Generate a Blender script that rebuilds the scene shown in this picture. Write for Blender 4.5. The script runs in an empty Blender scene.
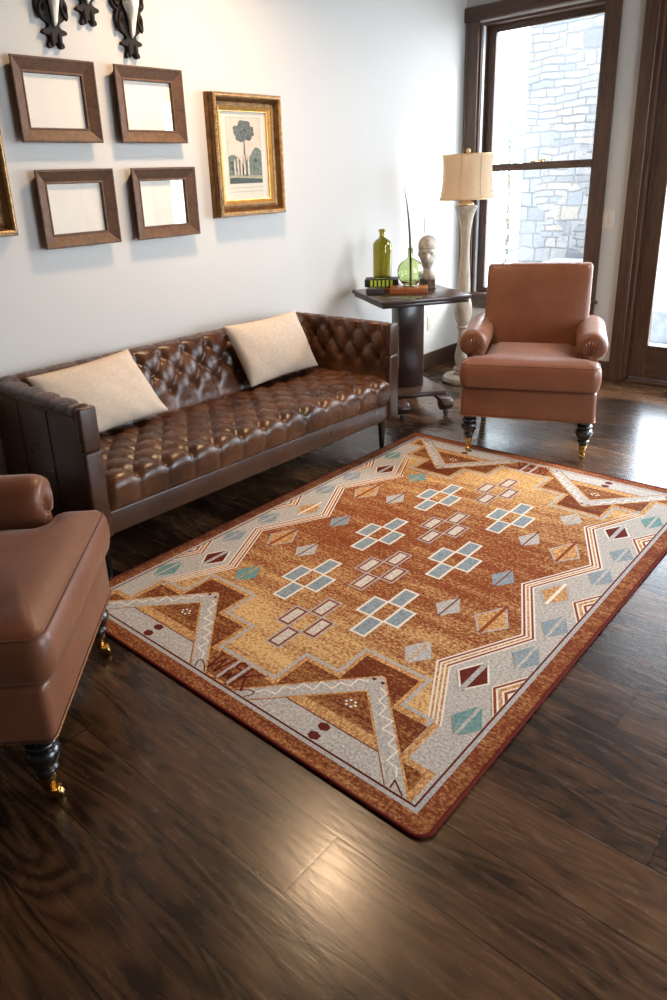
import bpy, bmesh, math, random
from mathutils import Vector, Matrix, Euler
random.seed(7)
PI = math.pi
sc = bpy.context.scene
COL = sc.collection

# ------------------------------------------------------------------ materials
def node_mat(name):
    m = bpy.data.materials.new(name); m.use_nodes = True
    nt = m.node_tree
    return m, nt, nt.nodes['Principled BSDF']

def N(nt, t, **kw):
    n = nt.nodes.new(t)
    for k, v in kw.items():
        if hasattr(n, k): setattr(n, k, v)
    return n

def math_n(nt, op, a, b=None, c=None, clamp=False):
    n = nt.nodes.new('ShaderNodeMath'); n.operation = op; n.use_clamp = clamp
    for i, v in enumerate((a, b, c)):
        if v is None: continue
        if isinstance(v, (int, float)): n.inputs[i].default_value = v
        else: nt.links.new(v, n.inputs[i])
    return n.outputs[0]

def mixc(nt, fac, a, b, mode='MIX'):
    n = nt.nodes.new('ShaderNodeMix'); n.data_type = 'RGBA'; n.blend_type = mode
    for s, v in ((n.inputs[0], fac), (n.inputs[6], a), (n.inputs[7], b)):
        if isinstance(v, (int, float)): s.default_value = v
        elif isinstance(v, (tuple, list)): s.default_value = (*v[:3], 1)
        else: nt.links.new(v, s)
    return n.outputs[2]

def ramp(nt, fac, stops):
    n = nt.nodes.new('ShaderNodeValToRGB')
    el = n.color_ramp.elements
    while len(el) < len(stops): el.new(0.5)
    for e, (p, c) in zip(el, stops):
        e.position = p; e.color = (*c, 1) if len(c) == 3 else c
    nt.links.new(fac, n.inputs[0])
    return n.outputs[0]

def noise(nt, scale, detail=3, rough=.5, vec=None, mapscale=None, coord='Object', dist=0.0):
    tc = nt.nodes.new('ShaderNodeTexCoord')
    n = nt.nodes.new('ShaderNodeTexNoise')
    n.inputs['Scale'].default_value = scale; n.inputs['Detail'].default_value = detail
    n.inputs['Roughness'].default_value = rough; n.inputs['Distortion'].default_value = dist
    src = tc.outputs[coord] if vec is None else vec
    if mapscale:
        mp = nt.nodes.new('ShaderNodeMapping'); mp.inputs['Scale'].default_value = mapscale
        nt.links.new(src, mp.inputs['Vector']); src = mp.outputs[0]
    nt.links.new(src, n.inputs['Vector'])
    return n.outputs[0]

def bump(nt, bs, h, strength=.2, dist=.002):
    b = nt.nodes.new('ShaderNodeBump'); b.inputs['Strength'].default_value = strength
    b.inputs['Distance'].default_value = dist
    nt.links.new(h, b.inputs['Height']); nt.links.new(b.outputs[0], bs.inputs['Normal'])
    return b

def simple(name, c, rough=.5, metal=0, var=.0, vscale=8, bscale=None, bstr=.15, bdist=.002, mapscale=None, spec=.5, coat=0, coord='Object'):
    m, nt, bs = node_mat(name)
    bs.inputs['Base Color'].default_value = (*c, 1)
    bs.inputs['Roughness'].default_value = rough; bs.inputs['Metallic'].default_value = metal
    bs.inputs['Specular IOR Level'].default_value = spec
    if coat: bs.inputs['Coat Weight'].default_value = coat; bs.inputs['Coat Roughness'].default_value = .25
    if var:
        f = noise(nt, vscale, 4, .6, mapscale=mapscale, coord=coord)
        lo = tuple(max(0, x * (1 - var)) for x in c); hi = tuple(min(1, x * (1 + var)) for x in c)
        o = ramp(nt, f, [(.3, lo), (.7, hi)])
        nt.links.new(o, bs.inputs['Base Color'])
    if bscale:
        bump(nt, bs, noise(nt, bscale, 4, .6, mapscale=mapscale, coord=coord), bstr, bdist)
    return m

def leather(name, lo, hi, rough, crease=.25, sheen=0):
    m, nt, bs = node_mat(name)
    f = noise(nt, 5.5, 5, .62)
    col = ramp(nt, f, [(.28, lo), (.72, hi)])
    nt.links.new(col, bs.inputs['Base Color'])
    r = ramp(nt, noise(nt, 14, 3, .6), [(.3, (rough - .06,) * 3), (.7, (rough + .08,) * 3)])
    nt.links.new(r, bs.inputs['Roughness'])
    if sheen: bs.inputs['Sheen Weight'].default_value = sheen; bs.inputs['Sheen Roughness'].default_value = .35; bs.inputs['Sheen Tint'].default_value = (1, .86, .76, 1)
    v = nt.nodes.new('ShaderNodeTexVoronoi'); v.inputs['Scale'].default_value = 330
    tc = nt.nodes.new('ShaderNodeTexCoord'); nt.links.new(tc.outputs['Object'], v.inputs['Vector'])
    h = math_n(nt, 'ADD', math_n(nt, 'MULTIPLY', v.outputs['Distance'], .35), math_n(nt, 'MULTIPLY', noise(nt, 22, 5, .62, dist=.4), 1.6))
    bump(nt, bs, h, crease, .003)
    return m

def wood(name, lo, hi, rough=.4, axis_scale=(1.5, 22, 22), bstr=.12, scale=3.0, coat=0):
    m, nt, bs = node_mat(name)
    f = noise(nt, scale, 6, .62, mapscale=axis_scale, dist=.6)
    g = noise(nt, scale * 5, 3, .6, mapscale=axis_scale)
    ff = math_n(nt, 'ADD', math_n(nt, 'MULTIPLY', f, .72), math_n(nt, 'MULTIPLY', g, .28))
    nt.links.new(ramp(nt, ff, [(.32, lo), (.68, hi)]), bs.inputs['Base Color'])
    bs.inputs['Roughness'].default_value = rough
    if coat: bs.inputs['Coat Weight'].default_value = coat
    bump(nt, bs, ff, bstr, .003)
    return m

def glassy(name, tint=(1, 1, 1), ior=1.45):
    """thin pane: lets light through and mirrors at grazing angles"""
    m = bpy.data.materials.new(name); m.use_nodes = True; nt = m.node_tree; nt.nodes.clear()
    out = N(nt, 'ShaderNodeOutputMaterial'); mx = N(nt, 'ShaderNodeMixShader')
    tr = N(nt, 'ShaderNodeBsdfTransparent'); gl = N(nt, 'ShaderNodeBsdfGlossy'); lw = N(nt, 'ShaderNodeLayerWeight')
    lw.inputs[0].default_value = .5
    fr = math_n(nt, 'ADD', .045, math_n(nt, 'MULTIPLY', .95, math_n(nt, 'POWER', lw.outputs['Facing'], 5)), clamp=True)
    tr.inputs[0].default_value = (*tint, 1); gl.inputs['Roughness'].default_value = 0.0
    nt.links.new(fr, mx.inputs[0]); nt.links.new(tr.outputs[0], mx.inputs[1]); nt.links.new(gl.outputs[0], mx.inputs[2])
    nt.links.new(mx.outputs[0], out.inputs[0])
    return m

def solid_glass(name, c, rough=.02):
    m, nt, bs = node_mat(name)
    bs.inputs['Base Color'].default_value = (*c, 1); bs.inputs['Transmission Weight'].default_value = 1
    bs.inputs['Roughness'].default_value = rough; bs.inputs['IOR'].default_value = 1.45
    return m

M = {}
M['wall'] = simple('wall paint', (.545, .527, .497), .7, bscale=220, bstr=.05, bdist=.001)
M['ceiling'] = wood('stained wood ceiling', (.10, .055, .03), (.20, .12, .07), .6, (1.4, 12, 12), .1)
M['trim'] = wood('dark stained trim', (.028, .013, .008), (.125, .062, .034), .42, (22, 22, 1.4), .15)
M['trim_h'] = wood('dark stained trim horizontal', (.028, .013, .008), (.125, .062, .034), .42, (1.4, 22, 22), .15)
M['trim_y'] = wood('dark stained baseboard', (.020, .010, .007), (.070, .034, .020), .42, (22, 1.4, 22), .12)
M['track'] = simple('window track', (.55, .58, .62), .35)
M['sofa'] = leather('chestnut brown leather', (.022, .0080, .0035), (.115, .044, .0175), .27, .30)
M['sofa_plain'] = leather('chestnut brown leather plain', (.026, .0100, .0048), (.068, .027, .0125), .31, .22)
M['chair'] = leather('cognac leather', (.140, .046, .020), (.192, .067, .030), .40, .14, .22)
M['chair_dk'] = leather('cognac leather seam', (.12, .045, .022), (.16, .06, .03), .45, .1)
M['black_lacq'] = simple('black lacquer', (.008, .008, .009), .22, coat=.5)
M['brass'] = simple('brass', (.62, .42, .14), .25, 1)
M['nail'] = simple('bronze nails', (.22, .10, .05), .35, .8)
M['pillow'] = simple('oatmeal linen', (.56, .45, .345), .92, var=.10, vscale=60, bscale=260, bstr=.5, bdist=.003)
M['table'] = wood('espresso table wood', (.014, .007, .005), (.046, .021, .014), .30, (2, 16, 16), .03, coat=.15)
M['lampbody'] = simple('grey washed wood', (.42, .345, .26), .55, var=.35, vscale=9, bscale=40, bstr=.2, mapscale=(4, 4, 1))
M['lampgold'] = simple('pale gold', (.75, .52, .28), .4, .6)
M['frame'] = wood('walnut frame', (.040, .0165, .0062), (.150, .067, .026), .6, (9, 9, 9), .14)
M['giltdark'] = simple('aged bronze gilt', (.17, .085, .03), .38, .7, var=.45, vscale=30, bscale=60, bstr=.3)
M['gilt'] = simple('bright gilt', (.62, .36, .11), .45, .8, var=.2, vscale=30)
M['giltworn'] = simple('worn gilt ornament', (.50, .31, .14), .42, .6, var=.5, vscale=60, bscale=90, bstr=.5)
M['paper'] = simple('cream paper', (.80, .76, .68), .9, var=.03, vscale=12)
M['glass'] = glassy('clear pane')
M['carved'] = simple('carved dark wood', (.010, .0055, .0045), .6, spec=.25, var=.5, vscale=20, bscale=35, bstr=.4)
M['bone'] = simple('bone', (.86, .80, .70), .6, var=.2, vscale=25, bscale=60, bstr=.3)
M['horn'] = simple('antler burr', (.25, .13, .06), .6, var=.5, vscale=60, bscale=90, bstr=.6)
M['plate'] = simple('ivory plastic', (.66, .60, .50), .4)
M['plate_dk'] = simple('outlet slots', (.08, .08, .08), .5)
M['greenglass'] = solid_glass('olive green glass', (.47, .43, .12))
M['paleglass'] = solid_glass('pale green glass', (.72, .80, .52))
M['bust'] = simple('crackled plaster', (.36, .32, .27), .6, var=.6, vscale=22, bscale=40, bstr=.4)
M['bust_dk'] = simple('dark plaster base', (.12, .10, .085), .55, var=.4, vscale=25)
M['black'] = simple('black cloth', (.012, .012, .012), .55)
M['lime'] = simple('lime green stripe', (.42, .55, .05), .5)
M['brownbook'] = simple('brown leather book', (.20, .065, .025), .5, var=.3, vscale=40)
M['redwood'] = wood('reddish brown book', (.16, .048, .016), (.30, .10, .034), .4, (8, 8, 8))
M['pages'] = simple('book pages', (.62, .54, .42), .8)
M['greybox'] = simple('dark grey box', (.035, .036, .04), .4)
M['stalk'] = simple('dried quill', (.085, .05, .032), .6, var=.5, vscale=40)
M['quill'] = simple('pale quill tip', (.55, .52, .46), .6)
M['foliage'] = simple('foliage', (.34, .47, .40), .8, var=.2, vscale=30)
M['bark'] = simple('bark', (.16, .11, .08), .8)
M['stoneledge'] = simple('patio stone', (.20, .22, .25), .8, var=.3, vscale=6)
M['patio'] = simple('patio paving', (.52, .50, .47), .8, var=.15, vscale=4)
M['cord'] = simple('black cord', (.012, .012, .012), .5)

# lamp shade cloth: lets window light through
def shade_mat():
    m = bpy.data.materials.new('shade cloth'); m.use_nodes = True; nt = m.node_tree; nt.nodes.clear()
    out = N(nt, 'ShaderNodeOutputMaterial'); mx = N(nt, 'ShaderNodeMixShader')
    d = N(nt, 'ShaderNodeBsdfDiffuse'); t = N(nt, 'ShaderNodeBsdfTranslucent')
    c = ramp(nt, noise(nt, 120, 3, .6), [(.3, (.76, .60, .42)), (.7, (.84, .68, .49))])
    nt.links.new(c, d.inputs[0]); nt.links.new(c, t.inputs[0]); mx.inputs[0].default_value = .42
    nt.links.new(d.outputs[0], mx.inputs[1]); nt.links.new(t.outputs[0], mx.inputs[2]); nt.links.new(mx.outputs[0], out.inputs[0])
    return m
M['shade'] = shade_mat()

def stone_mat():
    m, nt, bs = node_mat('stacked stone')
    tc = nt.nodes.new('ShaderNodeTexCoord')
    mp = nt.nodes.new('ShaderNodeMapping'); mp.inputs['Rotation'].default_value = (PI / 2, 0, 0)
    nt.links.new(tc.outputs['Object'], mp.inputs['Vector'])
    nz = nt.nodes.new('ShaderNodeTexNoise'); nz.inputs['Scale'].default_value = 3.0
    nt.links.new(mp.outputs[0], nz.inputs['Vector'])
    ad = nt.nodes.new('ShaderNodeMix'); ad.data_type = 'VECTOR'; ad.inputs[0].default_value = .09
    nt.links.new(mp.outputs[0], ad.inputs[4]); nt.links.new(nz.outputs['Color'], ad.inputs[5])
    def brick(w, h, off):
        b = nt.nodes.new('ShaderNodeTexBrick'); b.inputs['Scale'].default_value = 1
        b.inputs['Brick Width'].default_value = w; b.inputs['Row Height'].default_value = h
        b.inputs['Mortar Size'].default_value = .006; b.offset = off; b.squash = .7; b.squash_frequency = 3
        b.inputs['Color1'].default_value = (0, 0, 0, 1); b.inputs['Color2'].default_value = (1, 1, 1, 1); b.inputs['Mortar'].default_value = (.5, .5, .5, 1)
        nt.links.new(ad.outputs[1], b.inputs['Vector']); return b
    b1 = brick(.21, .060, .37); b2 = brick(.16, .125, .6)
    sel = math_n(nt, 'GREATER_THAN', noise(nt, 1.6, 1, .5), .52)
    tone = mixc(nt, sel, b1.outputs['Color'], b2.outputs['Color'])
    fac = mixc(nt, sel, b1.outputs['Fac'], b2.outputs['Fac'])
    col = ramp(nt, tone, [(0, (.058, .062, .07)), (.35, (.11, .106, .102)), (.6, (.078, .086, .098)), (.85, (.13, .11, .088)), (1, (.09, .094, .098))])
    col = mixc(nt, math_n(nt, 'MULTIPLY', noise(nt, 14, 4, .7), .5), col, (.125, .125, .125))
    col = mixc(nt, math_n(nt, 'MULTIPLY', fac, noise(nt, 3, 2, .5)), col, (.02, .022, .024))
    nt.links.new(col, bs.inputs['Base Color']); bs.inputs['Roughness'].default_value = .85
    h = math_n(nt, 'SUBTRACT', math_n(nt, 'MULTIPLY', noise(nt, 18, 4, .7), .5), fac)
    bump(nt, bs, h, .8, .03)
    return m
M['stone'] = stone_mat()

def floor_mat():
    m, nt, bs = node_mat('hand scraped hickory planks')
    tc = nt.nodes.new('ShaderNodeTexCoord'); sp = nt.nodes.new('ShaderNodeSeparateXYZ')
    nt.links.new(tc.outputs['Object'], sp.inputs[0]); x, y = sp.outputs[0], sp.outputs[1]
    W, L = .194, 1.8
    r = math_n(nt, 'DIVIDE', math_n(nt, 'SUBTRACT', y, .774), W)
    row = math_n(nt, 'FLOOR', r)
    s = math_n(nt, 'DIVIDE', math_n(nt, 'SUBTRACT', math_n(nt, 'SUBTRACT', x, 2.255), math_n(nt, 'MULTIPLY', row, .794)), L)
    pl = math_n(nt, 'FLOOR', s)
    fy = math_n(nt, 'FRACT', r); fx = math_n(nt, 'FRACT', s)
    ey = math_n(nt, 'MULTIPLY', math_n(nt, 'MINIMUM', fy, math_n(nt, 'SUBTRACT', 1, fy)), W)
    ex = math_n(nt, 'MULTIPLY', math_n(nt, 'MINIMUM', fx, math_n(nt, 'SUBTRACT', 1, fx)), L)
    edge = math_n(nt, 'MINIMUM', ex, ey)
    gap = math_n(nt, 'SUBTRACT', 1, math_n(nt, 'DIVIDE', edge, .0030, clamp=True), clamp=True)
    bev = math_n(nt, 'DIVIDE', edge, .006, clamp=True)
    cmb = nt.nodes.new('ShaderNodeCombineXYZ'); nt.links.new(row, cmb.inputs[0]); nt.links.new(pl, cmb.inputs[1])
    wn = nt.nodes.new('ShaderNodeTexWhiteNoise'); wn.noise_dimensions = '2D'; nt.links.new(cmb.outputs[0], wn.inputs['Vector'])
    rnd = wn.outputs['Value']
    # grain space: shifted per plank
    gx = math_n(nt, 'ADD', math_n(nt, 'MULTIPLY', x, 1.0), math_n(nt, 'MULTIPLY', rnd, 37))
    gy = math_n(nt, 'ADD', y, math_n(nt, 'MULTIPLY', rnd, 11))
    gv = nt.nodes.new('ShaderNodeCombineXYZ'); nt.links.new(gx, gv.inputs[0]); nt.links.new(gy, gv.inputs[1])
    big = noise(nt, 2.6, 4, .6, vec=gv.outputs[0], mapscale=(1, 3.2, 1), dist=.8)
    # cathedral grain: rings of a stretched noise
    ring = math_n(nt, 'FRACT', math_n(nt, 'MULTIPLY', noise(nt, 1.15, 2, .45, vec=gv.outputs[0], mapscale=(1, 4.2, 1), dist=.6), 15))
    ring = math_n(nt, 'ABSOLUTE', math_n(nt, 'SUBTRACT', math_n(nt, 'MULTIPLY', ring, 2), 1))
    fine = noise(nt, 6, 6, .72, vec=gv.outputs[0], mapscale=(1, 9, 1), dist=.5)
    tone = math_n(nt, 'ADD', math_n(nt, 'MULTIPLY', big, .62), math_n(nt, 'ADD', math_n(nt, 'MULTIPLY', fine, .26), math_n(nt, 'MULTIPLY', ring, .16)))
    tone = math_n(nt, 'ADD', tone, math_n(nt, 'MULTIPLY', math_n(nt, 'SUBTRACT', rnd, .5), .30))
    col = ramp(nt, tone, [(.28, (.006, .0032, .0019)), (.42, (.022, .0105, .0052)), (.58, (.066, .0315, .0145)), (.80, (.120, .060, .028))])
    kn = nt.nodes.new('ShaderNodeTexVoronoi'); kn.inputs['Scale'].default_value = 1.7
    nt.links.new(gv.outputs[0], kn.inputs['Vector'])
    knot = math_n(nt, 'SUBTRACT', 1, math_n(nt, 'DIVIDE', kn.outputs['Distance'], .06, clamp=True), clamp=True)
    col = mixc(nt, math_n(nt, 'MULTIPLY', knot, .9), col, (.006, .004, .003))
    col = mixc(nt, gap, col, (.004, .003, .0025))
    nt.links.new(col, bs.inputs['Base Color'])
    rr = math_n(nt, 'ADD', .17, math_n(nt, 'MULTIPLY', fine, .18))
    nt.links.new(rr, bs.inputs['Roughness'])
    scr = noise(nt, 5, 3, .55, vec=gv.outputs[0], mapscale=(1, 4.5, 1), dist=1.2)
    h = math_n(nt, 'ADD', math_n(nt, 'MULTIPLY', ring, .16), math_n(nt, 'ADD', math_n(nt, 'MULTIPLY', fine, .35), math_n(nt, 'MULTIPLY', scr, .55)))
    h = math_n(nt, 'ADD', h, math_n(nt, 'MULTIPLY', bev, .12))
    bs.inputs['Specular IOR Level'].default_value = .45; bs.inputs['Coat Weight'].default_value = .08; bs.inputs['Coat Roughness'].default_value = .13; bs.inputs['Coat IOR'].default_value = 1.5
    bp = bump(nt, bs, h, .13, .004)
    b2 = nt.nodes.new('ShaderNodeBump'); b2.inputs['Strength'].default_value = .12; b2.inputs['Distance'].default_value = .004
    nt.links.new(h, b2.inputs['Height']); nt.links.new(b2.outputs[0], bs.inputs['Coat Normal'])
    return m
M['floor'] = floor_mat()

# rug yarns
def yarn(name, c, var=.30, speck=.0, speckc=(.5, .3, .12)):
    m, nt, bs = node_mat(name)
    f = noise(nt, 120, 2, .8)
    o = ramp(nt, f, [(.30, tuple(x * (1 - var) for x in c)), (.70, tuple(min(1, x * (1 + var)) for x in c))])
    if speck:
        g = noise(nt, 120, 3, .75, mapscale=(1, .55, 1))
        o = mixc(nt, ramp(nt, g, [(.5 - .12 * speck, (0, 0, 0)), (.72 - .12 * speck, (1, 1, 1))]), o, speckc)
    nt.links.new(o, bs.inputs['Base Color'])
    bs.inputs['Roughness'].default_value = .95; bs.inputs['Specular IOR Level'].default_value = .12
    bump(nt, bs, noise(nt, 260, 2, .6), .5, .002)
    return m

def abrash(name, stops, dark, gold):
    """the field: rust yarn shading to gold in woven streaks, more gold towards both ends"""
    m, nt, bs = node_mat(name)
    tc = nt.nodes.new('ShaderNodeTexCoord'); sp = nt.nodes.new('ShaderNodeSeparateXYZ'); nt.links.new(tc.outputs['Object'], sp.inputs[0])
    ay = math_n(nt, 'ABSOLUTE', sp.outputs[1])
    basef = ramp(nt, ay, stops)
    st = noise(nt, 2.1, 4, .6, mapscale=(1, 7, 1))
    st2 = noise(nt, 26, 3, .7, mapscale=(.5, 3, 1))
    sp1 = noise(nt, 105, 2, .85, mapscale=(.7, 1, 1))
    f = math_n(nt, 'ADD', basef, math_n(nt, 'MULTIPLY', math_n(nt, 'SUBTRACT', st, .5), 1.25))
    f = math_n(nt, 'ADD', f, math_n(nt, 'MULTIPLY', math_n(nt, 'SUBTRACT', st2, .5), .75))
    f = math_n(nt, 'ADD', f, math_n(nt, 'MULTIPLY', math_n(nt, 'SUBTRACT', sp1, .5), 2.6), clamp=True)
    col = ramp(nt, f, [(.12, dark), (.52, tuple((a * .55 + b * .45) for a, b in zip(dark, gold))), (.92, gold)])
    nt.links.new(col, bs.inputs['Base Color'])
    bs.inputs['Roughness'].default_value = .95; bs.inputs['Specular IOR Level'].default_value = .12
    bump(nt, bs, noise(nt, 260, 2, .6), .5, .002)
    return m
RUST = (.215, .048, .014); GOLD = (.70, .46, .20); MAROON = (.115, .018, .009)
M['r_field'] = abrash('rug field', [(0, (.17,) * 3), (.22, (.20,) * 3), (.40, (.32,) * 3), (.62, (.46,) * 3), (.80, (.74,) * 3)], RUST, GOLD)
M['r_end'] = abrash('rug rust end', [(0, (.08,) * 3), (.80, (.08,) * 3), (.92, (.26,) * 3), (1, (.30,) * 3)], (.140, .029, .010), (.52, .27, .09))
M['r_border'] = abrash('rug border', [(0, (.25,) * 3), (1, (.25,) * 3)], (.165, .036, .013), (.50, .25, .09))
M['r_bind'] = yarn('rug binding', (.115, .016, .011), .25)
M['r_gold'] = yarn('rug gold', (.66, .42, .18), .4, .9, (.34, .13, .045))
M['r_grey'] = yarn('rug grey', (.45, .42, .39), .42)
M['r_greyln'] = yarn('rug grey line', (.40, .39, .385), .35)
M['r_white'] = yarn('rug white', (.74, .69, .61), .15)
M['r_maroon'] = yarn('rug maroon', MAROON, .4)
M['r_rust'] = yarn('rug rust', (.24, .055, .018), .35)
M['r_blue'] = yarn('rug blue', (.20, .265, .315), .35, .4, (.36, .38, .38))
M['r_teal'] = yarn('rug teal', (.12, .26, .26), .3, .3, (.26, .34, .33))
M['r_pale'] = yarn('rug pale', (.56, .52, .46), .35)
M['r_silver'] = yarn('rug silver', (.44, .42, .40), .45)

# ------------------------------------------------------------------ object helpers
def link(o, parent=None):
    COL.objects.link(o)
    if parent is not None: o.parent = parent
    return o

def mesh_obj(name, bm, mat, parent=None, smooth=False, loc=None, rot=None, angle=None):
    me = bpy.data.meshes.new(name); bm.to_mesh(me); bm.free()
    for mm in (mat if isinstance(mat, (list, tuple)) else [mat]): me.materials.append(M[mm] if isinstance(mm, str) else mm)
    if smooth:
        for p in me.polygons: p.use_smooth = True
        if angle is not None: me.set_sharp_from_angle(angle=math.radians(angle))
    o = bpy.data.objects.new(name, me)
    if loc is not None: o.location = loc
    if rot is not None: o.rotation_euler = rot
    return link(o, parent)

def empty(name, label, cat, loc=(0, 0, 0), rz=0, group=None):
    o = bpy.data.objects.new(name, None); o.empty_display_size = .1
    o.location = loc; o.rotation_euler = (0, 0, rz); link(o)
    return tag(o, label, cat, group)

def tag(o, label, cat, group=None):
    o['label'] = label; o['category'] = cat
    if group: o['group'] = group
    return o

def struct(o):
    o['kind'] = 'structure'; return o

def new(): return bmesh.new()

def box(bm, x0, x1, y0, y1, z0, z1, bev=0, seg=2):
    r = bmesh.ops.create_cube(bm, size=1)
    vs = r['verts']
    bmesh.ops.scale(bm, vec=(x1 - x0, y1 - y0, z1 - z0), verts=vs)
    bmesh.ops.translate(bm, vec=((x0 + x1) / 2, (y0 + y1) / 2, (z0 + z1) / 2), verts=vs)
    if bev:
        es = list({e for v in vs for e in v.link_edges})
        bmesh.ops.bevel(bm, geom=es, offset=bev, segments=seg, affect='EDGES', profile=.5)
    return bm

def boxo(name, mat, x0, x1, y0, y1, z0, z1, bev=0, parent=None, seg=2):
    b = new(); box(b, x0, x1, y0, y1, z0, z1, bev, seg)
    return mesh_obj(name, b, mat, parent, smooth=bev > 0, angle=40 if bev else None)

def lathe(bm, prof, seg=40, cx=0, cy=0, cz=0, axis='z', cap=True):
    rings = []
    for (r, z) in prof:
        ring = []
        for i in range(seg):
            a = 2 * PI * i / seg
            if axis == 'z': p = (cx + r * math.cos(a), cy + r * math.sin(a), cz + z)
            elif axis == 'y': p = (cx + r * math.cos(a), cy + z, cz + r * math.sin(a))
            else: p = (cx + z, cy + r * math.cos(a), cz + r * math.sin(a))
            ring.append(bm.verts.new(p))
        rings.append(ring)
    for a, b in zip(rings, rings[1:]):
        for i in range(seg):
            bm.faces.new((a[i], a[(i + 1) % seg], b[(i + 1) % seg], b[i]))
    if cap:
        bm.faces.new(rings[0]); bm.faces.new(rings[-1])
    bmesh.ops.recalc_face_normals(bm, faces=bm.faces)
    return bm

def smooth_prof(pts, n=5):
    """Catmull-Rom through (r, z) points"""
    out = []
    P = [pts[0]] + list(pts) + [pts[-1]]
    for i in range(1, len(P) - 2):
        for k in range(n):
            t = k / n
            q = []
            for j in (0, 1):
                p0, p1, p2, p3 = P[i - 1][j], P[i][j], P[i + 1][j], P[i + 2][j]
                q.append(.5 * (2 * p1 + (p2 - p0) * t + (2 * p0 - 5 * p1 + 4 * p2 - p3) * t * t + (3 * p1 - p0 - 3 * p2 + p3) * t ** 3))
            out.append((max(q[0], .0004), q[1]))
    out.append(pts[-1])
    return out

def tube(bm, pts, r, seg=8, closed=False):
    pts = [Vector(p) for p in pts]; n = len(pts); rings = []
    up = Vector((0, 0, 1))
    for i, p in enumerate(pts):
        a = pts[(i - 1) % n] if (closed or i > 0) else p
        b = pts[(i + 1) % n] if (closed or i < n - 1) else p
        t = (b - a).normalized()
        s = t.cross(up)
        if s.length < 1e-3: s = t.cross(Vector((1, 0, 0)))
        s.normalize(); u = s.cross(t)
        rr = r[i] if isinstance(r, (list, tuple)) else r
        rings.append([bm.verts.new(p + rr * (math.cos(2 * PI * k / seg) * s + math.sin(2 * PI * k / seg) * u)) for k in range(seg)])
    m = n if closed else n - 1
    for i in range(m):
        a, b = rings[i], rings[(i + 1) % n]
        for k in range(seg): bm.faces.new((a[k], a[(k + 1) % seg], b[(k + 1) % seg], b[k]))
    if not closed: bm.faces.new(rings[0]); bm.faces.new(rings[-1])
    bmesh.ops.recalc_face_normals(bm, faces=bm.faces)
    return bm

def prism(bm, pts, h0, h1, plane='xy', bev=0):
    """extrude a 2D outline; plane xy -> along z, yz -> along x, xz -> along y"""
    def P(a, b, h):
        return {'xy': (a, b, h), 'yz': (h, a, b), 'xz': (a, h, b)}[plane]
    lo = [bm.verts.new(P(a, b, h0)) for a, b in pts]; hi = [bm.verts.new(P(a, b, h1)) for a, b in pts]
    n = len(pts)
    fs = [bm.faces.new(lo), bm.faces.new(hi)]
    for i in range(n): fs.append(bm.faces.new((lo[i], lo[(i + 1) % n], hi[(i + 1) % n], hi[i])))
    bmesh.ops.recalc_face_normals(bm, faces=fs)
    if bev:
        es = [e for e in {e for f in (fs[0], fs[1]) for e in f.edges}]
        bmesh.ops.bevel(bm, geom=es, offset=bev, segments=3, affect='EDGES', profile=.5)
    return bm

def grid_surface(bm, f, nu, nv, closed_u=False):
    vs = [[bm.verts.new(f(i / nu, j / nv)) for j in range(nv + 1)] for i in range(nu + (0 if closed_u else 1))]
    m = len(vs)
    for i in range(nu):
        for j in range(nv):
            bm.faces.new((vs[i][j], vs[(i + 1) % m][j], vs[(i + 1) % m][j + 1], vs[i][j + 1]))
    return vs

# ------------------------------------------------------------------ the room
YF = 5.315; HC = 2.85; XR = 5.6; YB = -2.2
struct(boxo('floor', 'floor', 0, XR, YB, YF + .16, -.08, 0))
struct(boxo('ceiling', 'ceiling', -.1, XR + .1, YB - .1, YF + .16, HC, HC + .1))
struct(boxo('wall_left', 'wall', -.14, 0, YB - .1, YF + .16, -.08, HC))
struct(boxo('wall_back', 'ceiling', 0, XR, YB - .14, YB, -.08, HC))
DX0, DX1, DZ1 = 1.366, 4.00, 2.52
b = new()
WX0, WX1, WZ0, WZ1 = .113, 1.040, .545, 2.520
for (x0, x1, z0, z1) in ((0, WX0, 0, HC), (WX0, WX1, 0, WZ0), (WX0, WX1, WZ1, HC), (WX1, DX0, 0, HC), (DX0, DX1, DZ1, HC), (DX1, XR, 0, HC)):
    box(b, x0, x1, YF, YF + .16, z0, z1)
struct(mesh_obj('wall_far', b, 'wall'))
b = new(); RY0, RY1, RZ0, RZ1 = 2.0, 4.2, .5, 2.3
for (y0, y1, z0, z1) in ((YB, RY0, 0, HC), (RY1, YF, 0, HC), (RY0, RY1, 0, RZ0), (RY0, RY1, RZ1, HC)):
    box(b, XR, XR + .14, y0, y1, z0, z1)
struct(mesh_obj('wall_right', b, 'wall'))
w2 = bpy.data.objects.new('fill_window', None); link(w2); struct(w2)  # unseen side window, added to let in fill daylight from the right
b = new()
for (y0, y1, z0, z1) in ((RY0 - .09, RY0, RZ0 - .09, RZ1 + .09), (RY1, RY1 + .09, RZ0 - .09, RZ1 + .09), (RY0, RY1, RZ0 - .09, RZ0), (RY0, RY1, RZ1, RZ1 + .09), (3.07, 3.13, RZ0, RZ1)):
    box(b, XR - .025, XR + .04, y0, y1, z0, z1, .004)
mesh_obj('window_frame', b, 'trim_y', w2)
boxo('pane', 'glass', XR + .05, XR + .056, RY0, RY1, RZ0, RZ1, parent=w2)

# baseboards
struct(boxo('baseboard_left', 'trim_y', 0, .016, YB, YF - .016, 0, .134, .004))
b = new(); box(b, .016, WX1 + .25, YF - .016, YF, 0, .134, .004); box(b, DX1 + .09, XR, YF - .016, YF, 0, .134, .004)
struct(mesh_obj('baseboard_far', b, 'trim_h'))

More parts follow.
